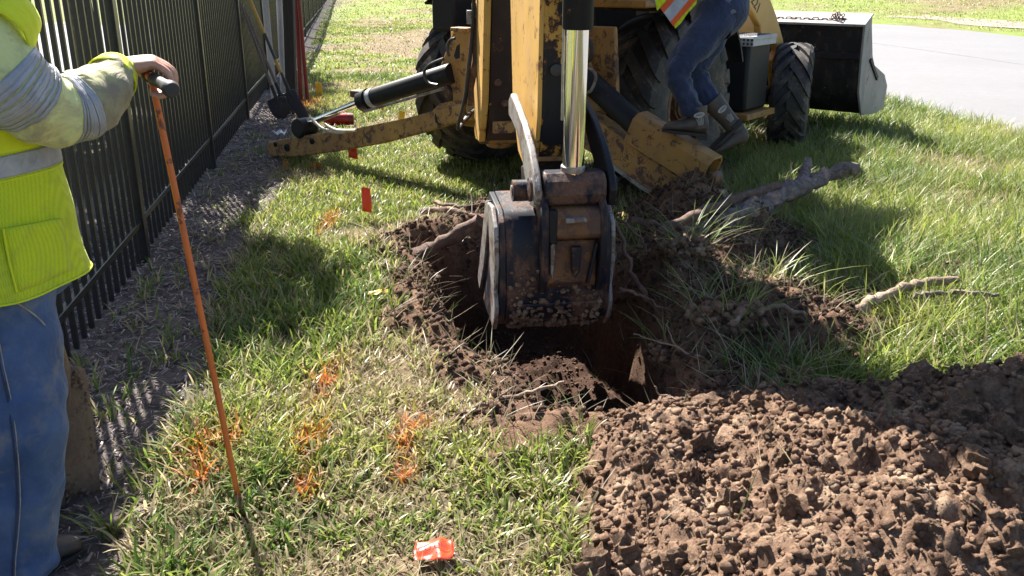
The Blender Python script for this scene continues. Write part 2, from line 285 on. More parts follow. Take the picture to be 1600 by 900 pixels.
# ------------------------------------------------------------------ object helpers
def tag(o, label=None, cat=None, group=None, kind=None):
    for k, v in (('label', label), ('category', cat), ('group', group), ('kind', kind)):
        if v: o[k] = v
    return o
def thing(name, loc, label, cat, group=None, rz=0.0):
    o = bpy.data.objects.new(name, None); o.location = loc; o.rotation_euler = (0, 0, rz); COL.objects.link(o)
    o.empty_display_size = 0.2
    return tag(o, label, cat, group)
def root_inv(p):
    while p.parent is not None: p = p.parent
    return (Matrix.Translation(p.location) @ p.rotation_euler.to_matrix().to_4x4()).inverted()
class MB:
    def __init__(s): s.v = []; s.f = []
    def add(s, vs, fs):
        n = len(s.v); s.v += [Vector(a) for a in vs]; s.f += [[i + n for i in f] for f in fs]; return s
    def box(s, c, d, rot=None):
        c = Vector(c); m = rot or Matrix.Identity(3)
        vs = [c + m @ Vector((x * d[0] / 2, y * d[1] / 2, z * d[2] / 2)) for z in (-1, 1) for y in (-1, 1) for x in (-1, 1)]
        return s.add(vs, [(0, 2, 3, 1), (4, 5, 7, 6), (0, 1, 5, 4), (2, 6, 7, 3), (0, 4, 6, 2), (1, 3, 7, 5)])
    def bar(s, a, b, w, h, up=(0, 0, 1)):
        a, b = Vector(a), Vector(b); z = (b - a); L = z.length; z.normalize(); x = Vector(up).cross(z)
        if x.length < 1e-4: x = Vector((1, 0, 0)).cross(z)
        x.normalize(); y = z.cross(x); m = Matrix((x, y, z)).transposed()
        return s.box((a + b) / 2, (w, h, L), m)
    def prism(s, pts, n, t, t0=None):
        """polygon pts (3D, planar) thickened along n from -t/2..t/2 (or t0..t0+t)"""
        n = Vector(n).normalized(); lo = -t / 2 if t0 is None else t0; k = len(pts)
        vs = [Vector(p) + n * lo for p in pts] + [Vector(p) + n * (lo + t) for p in pts]
        return s.add(vs, [list(range(k))[::-1], list(range(k, 2 * k))] + [(i, (i + 1) % k, (i + 1) % k + k, i + k) for i in range(k)])
    def tube(s, pts, rad, n=10, cap=True, jit=0.0, seed=0):
        pts = [Vector(p) for p in pts]; k = len(pts)
        if not isinstance(rad, (list, tuple)): rad = [rad] * k
        rr = random.Random(seed); rings = []; ref = None
        for i, p in enumerate(pts):
            t = (pts[min(i + 1, k - 1)] - pts[max(i - 1, 0)]).normalized()
            if ref is None: ref = t.orthogonal().normalized()
            ref = (ref - t * ref.dot(t)); ref = ref.normalized() if ref.length > 1e-5 else t.orthogonal().normalized()
            b = t.cross(ref)
            rings.append([p + (ref * math.cos(2 * math.pi * j / n) + b * math.sin(2 * math.pi * j / n)) * rad[i] * (1 + jit * (rr.random() - 0.5)) for j in range(n)])
        vs = [v for r in rings for v in r]; fs = []
        for i in range(k - 1):
            for j in range(n):
                fs.append((i * n + j, i * n + (j + 1) % n, (i + 1) * n + (j + 1) % n, (i + 1) * n + j))
        if cap: fs += [list(range(n))[::-1], [(k - 1) * n + j for j in range(n)]]
        return s.add(vs, fs)
    def lathe(s, prof, o, ax, n=32, ref=None, cap=True):
        """prof: list of (radius, along)"""
        o = Vector(o); ax = Vector(ax).normalized(); x = ax.orthogonal().normalized() if ref is None else Vector(ref); y = ax.cross(x); k = len(prof)
        vs = [o + ax * h + (x * math.cos(2 * math.pi * j / n) + y * math.sin(2 * math.pi * j / n)) * r for (r, h) in prof for j in range(n)]
        fs = [(i * n + j, i * n + (j + 1) % n, (i + 1) * n + (j + 1) % n, (i + 1) * n + j) for i in range(k - 1) for j in range(n)]
        if cap: fs += [list(range(n))[::-1], [(k - 1) * n + j for j in range(n)]]
        return s.add(vs, fs)
    def loft(s, rings, cap=True):
        n = len(rings[0]); k = len(rings); vs = [v for r in rings for v in r]
        fs = [(i * n + j, i * n + (j + 1) % n, (i + 1) * n + (j + 1) % n, (i + 1) * n + j) for i in range(k - 1) for j in range(n)]
        if cap: fs += [list(range(n))[::-1], [(k - 1) * n + j for j in range(n)]]
        return s.add(vs, fs)
    def build(s, name, mat, parent=None, local=False, bev=0.0, smooth=35, seg=2, mesh_only=False):
        vs = s.v
        if parent is not None and not local:
            mi = root_inv(parent); vs = [mi @ v for v in vs]
        me = bpy.data.meshes.new(name); me.from_pydata([tuple(v) for v in vs], [], s.f)
        bm = bmesh.new(); bm.from_mesh(me); bmesh.ops.recalc_face_normals(bm, faces=bm.faces); bm.to_mesh(me); bm.free()
        me.materials.append(M[mat] if isinstance(mat, str) else mat)
        if smooth: me.shade_smooth(); me.set_sharp_from_angle(angle=R(smooth))
        if mesh_only: return me
        o = bpy.data.objects.new(name, me); COL.objects.link(o)
        if parent is not None: o.parent = parent
        if bev:
            b = o.modifiers.new('bevel', 'BEVEL'); b.width = bev; b.segments = seg; b.limit_method = 'ANGLE'; b.angle_limit = R(40)
        return o
def np_obj(name, V, F, mat, parent=None, col=None, smooth=False):
    """V (n,3), F (m,3|4) numpy -> object; col per-vertex rgb"""
    me = bpy.data.meshes.new(name); V = np.asarray(V, np.float32); F = np.asarray(F, np.int32); k = F.shape[1]
    me.vertices.add(len(V)); me.vertices.foreach_set('co', V.ravel())
    me.loops.add(F.size); me.loops.foreach_set('vertex_index', F.ravel())
    me.polygons.add(len(F)); me.polygons.foreach_set('loop_start', np.arange(0, F.size, k, dtype=np.int32))
    me.update(calc_edges=True)
    if col is not None:
        a = me.color_attributes.new('col', 'FLOAT_COLOR', 'POINT')
        a.data.foreach_set('color', np.concatenate([np.asarray(col, np.float32), np.ones((len(V), 1), np.float32)], 1).ravel())
    me.materials.append(M[mat] if isinstance(mat, str) else mat)
    if smooth: me.shade_smooth()
    me.validate()
    o = bpy.data.objects.new(name, me); COL.objects.link(o)
    if parent is not None: o.parent = parent
    return o
def text_mesh(txt, size, mat, name, parent, origin, xdir, ydir, depth=0.001):
    cu = bpy.data.curves.new(name, 'FONT'); cu.body = txt; cu.size = size; cu.extrude = depth; cu.align_x = 'CENTER'; cu.align_y = 'CENTER'
    o = bpy.data.objects.new(name + '_src', cu); COL.objects.link(o)
    dg = bpy.context.evaluated_depsgraph_get(); me = bpy.data.meshes.new_from_object(o.evaluated_get(dg))
    bpy.data.objects.remove(o); bpy.data.curves.remove(cu)
    x = Vector(xdir).normalized(); y = Vector(ydir); y = (y - x * y.dot(x)).normalized(); z = x.cross(y)
    m = Matrix((x, y, z)).transposed().to_4x4(); m.translation = Vector(origin)
    me.transform(root_inv(parent) @ m if parent else m)
    me.materials.clear(); me.materials.append(M[mat])
    t = bpy.data.objects.new(name, me); COL.objects.link(t); t.parent = parent
    return t

# ------------------------------------------------------------------ terrain
def sdf(poly, x, y):
    x = np.asarray(x, float); y = np.asarray(y, float); d = np.full(x.shape, 1e9); ins = np.zeros(x.shape, bool); n = len(poly)
    for i in range(n):
        ax, ay = poly[i]; bx, by = poly[(i + 1) % n]; ex, ey = bx - ax, by - ay
        t = np.clip(((x - ax) * ex + (y - ay) * ey) / (ex * ex + ey * ey), 0, 1)
        d = np.minimum(d, np.hypot(x - ax - t * ex, y - ay - t * ey))
        c = ((ay > y) != (by > y)) & (x < (bx - ax) * (y - ay) / (by - ay + 1e-12) + ax); ins ^= c
    return np.where(ins, -d, d)
HOLE = [(-.52, 4.95), (-.36, 4.25), (-.22, 3.75), (-.02, 3.42), (.10, 3.04), (.42, 2.98), (.70, 3.2), (.76, 3.8), (.66, 4.5), (.48, 5.2), (.1, 5.55), (-.32, 5.4)]
PILE = [(.30, 3.02), (.6, 3.12), (1.15, 3.14), (1.6, 3.30), (2.25, 3.25), (2.75, 2.8), (2.7, 1.9), (2.1, 1.35), (1.0, 1.3), (.32, 1.5), (.22, 2.1)]
MOUNDS = [(.88, 4.55, .42, .18), (.74, 4.15, .22, .10), (1.18, 4.2, .40, .07), (1.25, 4.85, .30, .06), (1.38, 3.85, .42, .15), (.92, 3.75, .25, .10), (1.14, 5.55, .55, .27), (1.45, 5.25, .45, .14), (-.55, 5.25, .36, .10), (-.15, 5.75, .4, .10), (-.38, 3.95, .18, .05), (1.0, 5.15, .3, .14)]
TRAIL = [(1.15, 4.95), (1.45, 4.45), (1.75, 4.25), (2.1, 4.55), (2.45, 4.70)]
def hole_d(x, y):
    w = .16 * (fbm(x * 4, y * 4, 3, 11) - .5)
    return sdf(HOLE, x, y) + w
def trail_d(x, y):
    d = np.full(np.shape(x), 1e9)
    for (ax, ay), (bx, by) in zip(TRAIL[:-1], TRAIL[1:]):
        ex, ey = bx - ax, by - ay; t = np.clip(((x - ax) * ex + (y - ay) * ey) / (ex * ex + ey * ey), 0, 1)
        d = np.minimum(d, np.hypot(x - ax - t * ex, y - ay - t * ey))
    return d
def fence_x(y): return -2.15 - .1665 * (np.asarray(y) - 5.03)
def near_mask(x, y): return (np.abs(x - .8) < 4) & (y > 1) & (y < 8)
def dirt_m(x, y):
    x = np.asarray(x, float); y = np.asarray(y, float); n = fbm(x * 5, y * 5, 4, 21) - .5
    m = sst(.34, .10, hole_d(x, y) + .45 * n)
    for (cx, cy, r, h) in MOUNDS:
        m = np.maximum(m, sst(r * 1.05, r * .75, np.hypot(x - cx, y - cy) + .35 * n))
    m = np.maximum(m, sst(.13, .04, trail_d(x, y) + .3 * n))
    m = np.maximum(m, sst(.10, -.02, sdf(PILE, x, y) + .2 * n))
    return m
def dry_m(x, y):
    """worn, straw-coloured patches"""
    n = fbm(x * 1.1 + 3, y * 1.1, 4, 31)
    c = np.exp(-((x + .35) ** 2 / .35 + (y - 2.4) ** 2 / .7)) * .08 + np.exp(-((x + .55) ** 2 / .15 + (y - 5.7) ** 2 / .6)) * .3 + np.exp(-((x + .45) ** 2 / .1 + (y - 3.9) ** 2 / .6)) * .22
    c = c + np.exp(-((x + 2.0) ** 2 / 3 + (y - 21) ** 2 / 40)) * .25
    return sst(.50, .70, n + c - .14 * sst(.8, 1.6, x) * (y < 14))
def mulch_m(x, y):
    d = x - fence_x(y); n = fbm(x * 2.2, y * 1.2, 4, 41) - .5
    return sst(.62, .46, d + .5 * n) * sst(-.9, -.7, d)
def base_h(x, y):
    far = sst(40, 80, np.hypot(x, y))
    return (.05 * (fbm(x * .45, y * .45, 3, 1) - .5) + .025 * (fbm(x * 2.5, y * 2.5, 3, 5) - .5)) * (1 - far) + .012 * np.maximum(0, y - 22) * (1 - .5 * far)
def hgt(x, y):
    x = np.asarray(x, float); y = np.asarray(y, float); h = base_h(x, y)
    nm = near_mask(x, y)
    if np.any(nm):
        xx, yy = x[nm], y[nm]; d = hole_d(xx, yy); g = np.zeros(xx.shape)
        g -= .62 * sst(.02, -.13, d) * (.50 + .50 * sst(3.1, 4.2, yy))
        g += .05 * np.exp(-((d - .10) / .10) ** 2)
        for (cx, cy, r, a) in MOUNDS:
            g += a * np.exp(-(((xx - cx) ** 2 + (yy - cy) ** 2) / (r * .75) ** 2) ** 1.2) * (.55 + .9 * fbm(xx * 6, yy * 6, 3, 51)) * sst(.0, .14, d)
        g += .05 * np.exp(-(trail_d(xx, yy) / .08) ** 2)
        dm = dirt_m(xx, yy)
        rough = (.09 * (fbm(xx * 7, yy * 7, 4, 61, .6) - .5) + .02 * (np.abs(fbm(xx * 28, yy * 28, 3, 66) - .5) * 2) + .5 * worley(xx, yy, .08, 40) + .4 * worley(yy, xx, .04, 43))
        g += dm * rough
        h = h.copy(); h[nm] += g
    return h
def pile_h(x, y):
    d = sdf(PILE, x, y) + .12 * (fbm(x * 3, y * 3, 3, 71) - .5)
    h = .20 * sst(.03, -.75, d) + .06 * sst(.05, -.12, d)
    n1 = fbm(x * 2.6, y * 2.6, 3, 72) - .5; n2 = fbm(x * 9, y * 9, 4, 75, .6) - .5; n3 = np.abs(fbm(x * 26, y * 26, 3, 79, .6) - .5) * 2; n4 = fbm(x * 70, y * 70, 2, 82) - .5
    k = sst(.04, -.12, d)
    lm = fbm(x * 3.1 + 2, y * 3.1, 2, 15)
    wx, wy = x + .03 * n2, y + .03 * n1
    h = h + k * (.14 * n1 + .07 * n2 + .022 * n3 + .014 * n4 + .55 * worley(wx, wy, .115, 30) * sst(.45, .6, lm) + .55 * worley(wy, wx, .052, 33) + .6 * worley(wx, wy, .023, 36))
    # a slumped bench with a steep face towards the camera
    bx = (x - 1.72) + .2 * (y - 2.55); by = y - (2.50 + .10 * np.sin(x * 5) + .16 * n2)
    h = h + .12 * np.exp(-(bx / .34) ** 4) * sst(-.03, .03, by) * sst(.55, .1, by)
    return h - .06 * sst(-.02, .08, d)
def surf(x, y):
    """top of ground or heap"""
    x = np.asarray(x, float); y = np.asarray(y, float); h = hgt(x, y); q = sdf(PILE, x, y) < .1
    if np.any(q):
        h = h.copy(); h[q] = np.maximum(h[q], base_h(x[q], y[q]) + pile_h(x[q], y[q]))
    return h
def surf1(x, y): return float(surf(np.array([x]), np.array([y]))[0])
def grow(a, b, st, k):
    r = [a]
    while r[-1] < b: r.append(r[-1] + st); st *= k
    return r
gx = np.array(sorted(set([-v for v in grow(3.2, 320, .05, 1.22)][::-1])) + list(np.arange(-3.175, 4.2, .025)) + grow(4.2, 320, .05, 1.22))
gyv = np.array([-v for v in grow(-1.0, 60, .12, 1.35)][::-1] + list(np.arange(1.03, 7.5, .025)) + list(np.arange(7.5, 14, .07)) + grow(14.0, 600, .1, 1.16))
X, Y = np.meshgrid(gx, gyv); Z = hgt(X.ravel(), Y.ravel()).reshape(X.shape)
dm = dirt_m(X, Y) * near_mask(X, Y); mm = mulch_m(X, Y) * (Y < 60); dr = dry_m(X, Y)
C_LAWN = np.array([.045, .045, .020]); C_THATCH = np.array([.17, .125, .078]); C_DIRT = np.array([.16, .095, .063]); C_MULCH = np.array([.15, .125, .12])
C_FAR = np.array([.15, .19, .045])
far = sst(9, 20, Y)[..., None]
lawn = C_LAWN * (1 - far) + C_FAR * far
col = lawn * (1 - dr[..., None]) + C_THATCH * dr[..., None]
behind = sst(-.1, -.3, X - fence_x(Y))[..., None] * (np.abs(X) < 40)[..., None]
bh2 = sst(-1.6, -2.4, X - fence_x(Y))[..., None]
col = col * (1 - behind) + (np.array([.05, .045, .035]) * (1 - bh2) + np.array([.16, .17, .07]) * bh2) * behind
col = col * (1 - mm[..., None]) + C_MULCH * mm[..., None]
pit_shade = (sst(.0, -.12, np.where(near_mask(X, Y), hole_d(X, Y), 9.)))[..., None]  # shade inside the pit, painted into the soil colour over moist subsoil
col = col * (1 - dm[..., None]) + (C_DIRT * (1 - pit_shade) + np.array([.060, .033, .023]) * pit_shade) * dm[..., None]
PAINT_G = True
nx, ny = len(gx), len(gyv)
idx = np.arange(nx * ny).reshape(ny, nx)
Fg = np.stack([idx[:-1, :-1], idx[:-1, 1:], idx[1:, 1:], idx[1:, :-1]], -1).reshape(-1, 4)
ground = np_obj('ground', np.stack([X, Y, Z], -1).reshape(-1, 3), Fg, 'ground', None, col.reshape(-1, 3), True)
tag(ground, kind='structure')

# road, its joint, the bare verge strip beyond it, pavement behind the fence
def sheet(name, left, right, ys, mat, lift, kind='structure', crown=0.0, colfn=None, nxs=6):
    V = []; F = []; n = nxs + 1
    for y in ys:
        a, b = left(y), right(y)
        for i in range(n):
            t = i / nxs; x = a + (b - a) * t; V.append((x, y, float(hgt(np.array([x]), np.array([y]))[0]) * .6 + lift + crown * (1 - (2 * t - 1) ** 2)))
    for j in range(len(ys) - 1):
        for i in range(nxs): F.append((j * n + i, j * n + i + 1, (j + 1) * n + i + 1, (j + 1) * n + i))
    o = np_obj(name, V, F, mat, None, None, True); tag(o, kind=kind); return o
RY = list(np.concatenate([np.arange(-8, 40, .8), np.array(grow(40, 400, 2, 1.2))]))
road_l = lambda y: 5.28 - .150 * (y - 9.26) + .05 * math.sin(y * 1.7) + .03 * math.sin(y * 5.1)
road_r = lambda y: 12.85 - .195 * (y - 23.4)
sheet('road', road_l, road_r, RY, 'road', .022, crown=.03, nxs=10)
sheet('road_joint', lambda y: .52 * road_l(y) + .48 * road_r(y) - .012, lambda y: .52 * road_l(y) + .48 * road_r(y) + .012, RY, 'joint', .0575, nxs=1)
sheet('pavement', lambda y: float(fence_x(y)) - 9.0, lambda y: float(fence_x(y)) - 2.2 - .2 * math.sin(y), [y for y in RY if y > 15], 'asphalt', .03)

# fence -----------------------------------------------------------------------------------------
FD = Vector((-.1642, .9864, 0)); FN = Vector((.9864, .1642, 0))
def fpt(k): return Vector((-2.15, 5.03, 0)) + FD * 2.74 * (k - 1)
fence = thing('fence', (float(fence_x(2.3)), 2.3, 0), 'black metal picket fence running along the mulch bed on the left', 'fence')
pk = MB().box((0, 0, .86), (.021, .021, 1.66)).build('picket', 'fence', mesh_only=True)
fr = Matrix((FN, FD, Vector((0, 0, 1)))).transposed().to_4x4(); fr_e = fr.to_euler(); fi = fence.location.copy()
far_pk = MB()
for k in range(-1, 17):
    p = fpt(k); q = fpt(k + 1); zo = [.0, .012, -.012, .006, -.008][k % 5]
    MB().box(p + Vector((0, 0, .93)), (.064, .064, 1.9), fr.to_3x3()).build('post', 'fence', fence, bev=.004)
    MB().box(p + Vector((0, 0, 1.89)), (.076, .076, .03), fr.to_3x3()).build('post_cap', 'fence', fence, bev=.006)
    for z in (.235, 1.52, 1.70):
        a = p + FD * .033; b = q - FD * .033
        MB().bar(a + Vector((0, 0, z + zo)), b + Vector((0, 0, z + zo)), .032, .036).build('rail', 'fence', fence, bev=.003)
        if k < 4:
            for e in (a + FD * .012, b - FD * .012): MB().box(e + Vector((0, 0, z + zo)), (.044, .022, .050), fr.to_3x3()).build('rail_bracket', 'fence', fence, bev=.003)
    for i in range(1, 22):
        c = p + FD * (2.74 * i / 22)
        if k < 8:
            o = bpy.data.objects.new('picket', pk); COL.objects.link(o); o.parent = fence
            o.location = c - fi + Vector((0, 0, zo)); o.rotation_euler = fr_e
        else: far_pk.box(c + Vector((0, 0, .86)), (.021, .021, 1.66), fr.to_3x3())
tag(far_pk.build('picket_row', 'fence', fence, smooth=0), kind='stuff')

# ------------------------------------------------------------------ backhoe loader
AL = R(39); MA = Vector((.45, 7.5, 0)); MH = Vector((math.sin(AL), math.cos(AL), 0)); MR = Vector((math.cos(AL), -math.sin(AL), 0)); UP = Vector((0, 0, 1))
def Lw(x, y, z): return MA + MR * x + MH * y + UP * z
MROT = Matrix((MR, MH, UP)).transposed()
mach = thing('backhoe_loader', MA, 'yellow and black backhoe loader digging at the pit, seen from behind', 'backhoe', rz=-AL)
def lbox(x0, x1, y0, y1, z0, z1): return MB().box(Lw((x0 + x1) / 2, (y0 + y1) / 2, (z0 + z1) / 2), (x1 - x0, y1 - y0, z1 - z0), MROT)

def wheel(name, C, ax, Rr, w, nl, lh, rim_r, sweep, lw, rim_mat):
    ax = Vector(ax).normalized(); fwd = UP.cross(ax).normalized(); C = Vector(C)
    # rim: dished disc, both flanges
    rm = MB(); s = w * .43
    rm.lathe([(rim_r + .015, s), (rim_r + .018, s + .012), (rim_r - .015, s + .012), (rim_r - .03, s - .02), (rim_r - .05, s - .10), (rim_r - .07, s - .13), (rim_r * .55, s - .16), (rim_r * .42, s - .12), (.12, s - .11), (.115, s - .05), (.02, s - .045)], C, ax, 40, fwd, False)
    rm.lathe([(rim_r + .015, -s), (rim_r + .018, -s - .012), (rim_r - .015, -s - .012), (rim_r - .03, -s + .02), (rim_r - .06, -s + .10), (.02, -s + .12)], C, ax, 40, fwd, False)
    o = rm.build(name, rim_mat, mach, smooth=30)
    hb = MB().lathe([(.10, s - .10), (.10, s - .03), (.07, s - .015), (.01, s - .012)], C, ax, 24, fwd)
    hb.build('hub', rim_mat, o)
    bt = MB()
    for k in range(8):
        a = 2 * math.pi * k / 8; p = C + (fwd * math.cos(a) + UP * math.sin(a)) * rim_r * .48 + ax * (s - .13)
        bt.tube([p, p + ax * .035], .016, 6)
    bt.build('wheel_nuts', 'steel', o)
    t = MB(); b = Rr - lh
    half = [(rim_r - .005, w * .41), (rim_r + .02, w * .45), (rim_r + .05, w * .475), ((rim_r + b) / 2, w * .5), (b - .075, w * .49), (b - .03, w * .465), (b - .008, w * .40), (b, w * .2), (b + .004, 0)]
    prof = [(r_, -h_) for r_, h_ in half] + [(r_, h_) for r_, h_ in half[::-1][1:]]
    t.lathe(prof, C, ax, 72, fwd, False)
    for sd in (-1, 1):
        for k in range(nl):
            p0 = 2 * math.pi * (k + (.5 if sd > 0 else 0)) / nl
            st = [(-.015, Rr + .002, .9), (w * .13, Rr + .001, 1.0), (w * .28, Rr - .004, 1.05), (w * .40, Rr - .014, 1.15), (w * .485, Rr - .045, 1.25), (w * .515, Rr - .10, 1.2), (w * .505, Rr - .15, .8)]
            vs = []
            for j, (tt, rr, ww) in enumerate(st):
                ph = p0 + sweep * max(tt, 0) / (w * .5) * (1.0 if j < 5 else 1.02)
                hw = lw * ww / 2 / Rr
                inw = ax * (sd * tt)
                lo = b - .02 if j < 4 else rr - lh - .015; off = ax * (sd * (0 if j < 4 else -.03))
                for (dp, rad, of) in ((-hw * 1.35, lo, off), (-hw, rr, Vector()), (hw, rr, Vector()), (hw * 1.35, lo, off)):
                    a = ph + dp; vs.append(C + inw + of + (fwd * math.cos(a) + UP * math.sin(a)) * rad)
            fs = [(i * 4 + q, i * 4 + q + 1, i * 4 + q + 5, i * 4 + q + 4) for i in range(6) for q in range(3)] + [(0, 1, 2, 3), (27, 26, 25, 24)]
            t.add(vs, fs)
    t.build('tyre', 'rubber', o, smooth=28)
    return o
ST = AL - R(20); fax = Vector((math.cos(ST), -math.sin(ST), 0))
wheel('rear_wheel', Lw(.90, 0, .655), MR, .665, .50, 19, .042, .31, .46, .105, 'rusty')
wheel('rear_wheel', Lw(-.90, 0, .655), -MR, .665, .50, 19, .042, .31, -.46, .105, 'rusty')
wheel('front_wheel', Lw(.98, 2.25, .485), fax, .495, .34, 17, .034, .23, .50, .080, 'rusty')
wheel('front_wheel', Lw(-.98, 2.25, .485), -fax, .495, .34, 17, .034, .23, -.50, .080, 'rusty')

# chassis, axles, body
ch = MB(); ch.box(Lw(0, .8, .72), (.62, 3.3, .34), MROT); ch.box(Lw(0, .25, .60), (.75, 1.0, .42), MROT)
ch.build('chassis', 'black_paint', mach, bev=.02)
ax1 = MB(); ax1.tube([Lw(-.72, 0, .655), Lw(.72, 0, .655)], .13, 16); ax1.lathe([(.14, -.2), (.24, -.12), (.26, 0), (.24, .12), (.14, .2)], Lw(0, 0, .655), MR, 24)
ax1.build('rear_axle', 'black_paint', mach)
ax2 = MB(); ax2.tube([Lw(-.8, 2.25, .485), Lw(.8, 2.25, .485)], .085, 14); ax2.box(Lw(0, 2.25, .55), (.5, .22, .26), MROT)
ax2.build('front_axle', 'black_paint', mach, bev=.01)
hood = lbox(-.42, .42, .95, 2.75, .86, 1.62); hood.build('hood', 'yellow_clean', mach, bev=.06, seg=3)
lbox(-.44, .44, 2.752, 2.80, .80, 1.58).build('grille', 'black_paint', mach, bev=.02)
lbox(-.50, .50, -.72, .94, .92, 1.04).build('floor_plate', 'black_paint', mach, bev=.01)
seat = MB(); seat.box(Lw(0, -.1, 1.44), (.5, .5, .14), MROT); seat.box(Lw(0, .20, 1.76), (.48, .12, .55), MROT); seat.box(Lw(0, -.1, 1.2), (.3, .3, .36), MROT)
seat.build('seat', 'seat', mach, bev=.05, seg=3)
cons = MB(); cons.box(Lw(0, .72, 1.32), (.5, .22, .6), MROT); cons.tube([Lw(0, .62, 1.58), Lw(0, .42, 1.78)], .025, 8); cons.build('console', 'black_paint', mach, bev=.03)
sw = MB(); ring = [Lw(.19 * math.cos(a), .42 - .12 * math.sin(a), 1.79 + .15 * math.sin(a)) for a in [2 * math.pi * i / 20 for i in range(21)]]
sw.tube(ring, .014, 8); sw.build('steering_wheel', 'seat', mach)
for x in (-.62, .62):
    for y in (-.62, .86):
        MB().bar(Lw(x, y, .95), Lw(x * .95, y * .96, 2.66), .075, .075, MH).build('canopy_post', 'black_paint', mach, bev=.01)
lbox(-.70, .70, -.78, .98, 2.66, 2.76).build('canopy_roof', 'yellow_clean', mach, bev=.05, seg=3)
for sd in (-1, 1):
    f = MB(); n = 9
    for i in range(n):
        a0, a1 = R(20 + 100 * i / n), R(20 + 100 * (i + 1) / n); r0 = .80
        p = Lw(sd * .88, -.02 + r0 * math.cos(a0), .655 + r0 * math.sin(a0)); q = Lw(sd * .88, -.02 + r0 * math.cos(a1), .655 + r0 * math.sin(a1))
        f.bar(p, q, .60, .02, MH if abs(math.cos(a0)) > .7 else UP)
    f.build('fender', 'black_paint', mach)
lbox(.38, 1.18, -.80, -.15, 1.375, 1.43).build('rear_platform', 'yellow', mach, bev=.012)
lbox(-1.34, -.55, -.55, .1, 1.385, 1.45).build('rear_platform', 'yellow', mach, bev=.012)
lbox(-.74, -.50, -.80, -.42, 1.16, 1.60).build('battery_box', 'black_paint', mach, bev=.02)

# step, tank, loader arm, loader bucket
stp = MB(); stp.box(Lw(.89, 1.40, 1.075), (.34, .46, .03), MROT); stp.box(Lw(1.045, 1.40, 1.045), (.02, .46, .07), MROT); stp.box(Lw(.89, 1.165, 1.045), (.34, .02, .07), MROT)
so = stp.build('step', 'galv', mach, bev=.004)
hl = MB()
for j in range(9):
    for k in range(2): c = Lw(.76 + .036 * j, 1.154, 1.062 - .032 * k); hl.tube([c, c - MH * .003], .011, 8)
for j in range(7):
    for k in range(10): c = Lw(.76 + .04 * j, 1.21 + .043 * k, 1.0902); hl.tube([c, c + UP * .003], .011, 8)
hl.build('step_holes', 'hose', so)
lbox(.58, 1.02, 1.18, 1.62, .46, 1.055).build('fuel_tank', 'black_paint', mach, bev=.03)
lbox(.55, 1.08, 1.12, 1.68, .40, .455).build('lower_step', 'yellow', mach, bev=.008)
gr = MB(); gr.tube([Lw(.62, 1.05, 1.0), Lw(.60, 1.02, 1.55), Lw(.60, 1.3, 2.0)], .016, 8); gr.build('grab_rail', 'black_paint', mach)
st2 = MB(); st2.tube([Lw(.70, 1.0, 1.12), Lw(.70, 1.55, 1.16)], .022, 10); st2.build('lift_rod', 'chrome', mach)
for k, xx in enumerate((.80, -.80)):
    yz = [(1.15, 1.62), (1.41, 1.37), (1.62, 1.25), (1.77, 1.14), (1.80, 1.02), (2.00, .985), (2.16, .96), (2.20, .90), (2.10, .82), (2.16, .68), (2.22, .55), (2.30, .36), (2.40, .36), (2.38, .60), (2.38, .86), (2.30, 1.00), (2.10, 1.22), (1.89, 1.40), (1.60, 1.66), (1.35, 1.75)]
    la = MB().prism([Lw(xx, a, b) for a, b in yz], MR, .07).build('loader_arm', 'yellow_clean', mach, bev=.012)
    tl = MB().bar(Lw(xx * .95, 2.34, .48), Lw(xx * .9, 3.12, .52), .07, .14, UP); tl.build('loader_arm_end', 'yellow_clean', la, bev=.01)
    if k == 0:
        o0 = onp(1179, 2, Lw(.838, 0, 0), MR); o1 = onp(1187, 17, Lw(.838, 0, 0), MR); dx = (o1 - o0).normalized()
        text_mesh('M 221', .135, 'ink', 'lettering', la, o0 - dx * .03, dx, UP.cross(dx) * -1 if False else dx.cross(MR) * -1, .0008)
BX = 1.30
prof = [(3.24, 1.19), (3.08, 1.10), (3.10, .80), (3.14, .48), (3.30, .24), (3.55, .20), (3.95, .23), (3.95, .25), (3.55, .225), (3.315, .265), (3.165, .49), (3.125, .80), (3.105, 1.085), (3.25, 1.165)]
lb = MB().prism([Lw(0, a, b) for a, b in prof], MR, 2 * BX).build('loader_bucket', 'loader_bucket', mach, smooth=50)
for sd in (-1, 1):
    MB().prism([Lw(sd * (BX + .0125), a, b) for a, b in [(3.24, 1.195), (3.07, 1.10), (3.09, .80), (3.13, .46), (3.29, .22), (3.72, .19), (3.98, .22), (4.00, .45), (3.86, .58), (3.50, .70), (3.40, .80), (3.26, 1.10)]], MR, .022).build('side_plate', 'bucket_side', lb, bev=.004)
MB().prism([Lw(0, a, b) for a, b in [(3.05, 1.092), (3.255, 1.20), (3.26, 1.215), (3.05, 1.115)]], MR, 2 * BX + .06).build('spill_lip', 'bucket_side', lb, bev=.004)
MB().bar(Lw(-BX, 3.085, .81), Lw(BX, 3.085, .81), .02, .06).build('back_rib', 'loader_bucket', lb, bev=.006)
MB().prism([Lw(BX + .03, a, b) for a, b in [(3.30, .76), (3.34, .78), (3.62, .58), (3.60, .54)]], MR, .02).build('wear_strip', 'black_paint', lb, bev=.004)
for x in (-.55, .55): MB().prism([Lw(x, a, b) for a, b in [(3.0, .75), (3.1, .9), (3.12, .4), (3.02, .42)]], MR, .05).build('hinge_bracket', 'black_paint', lb, bev=.01)

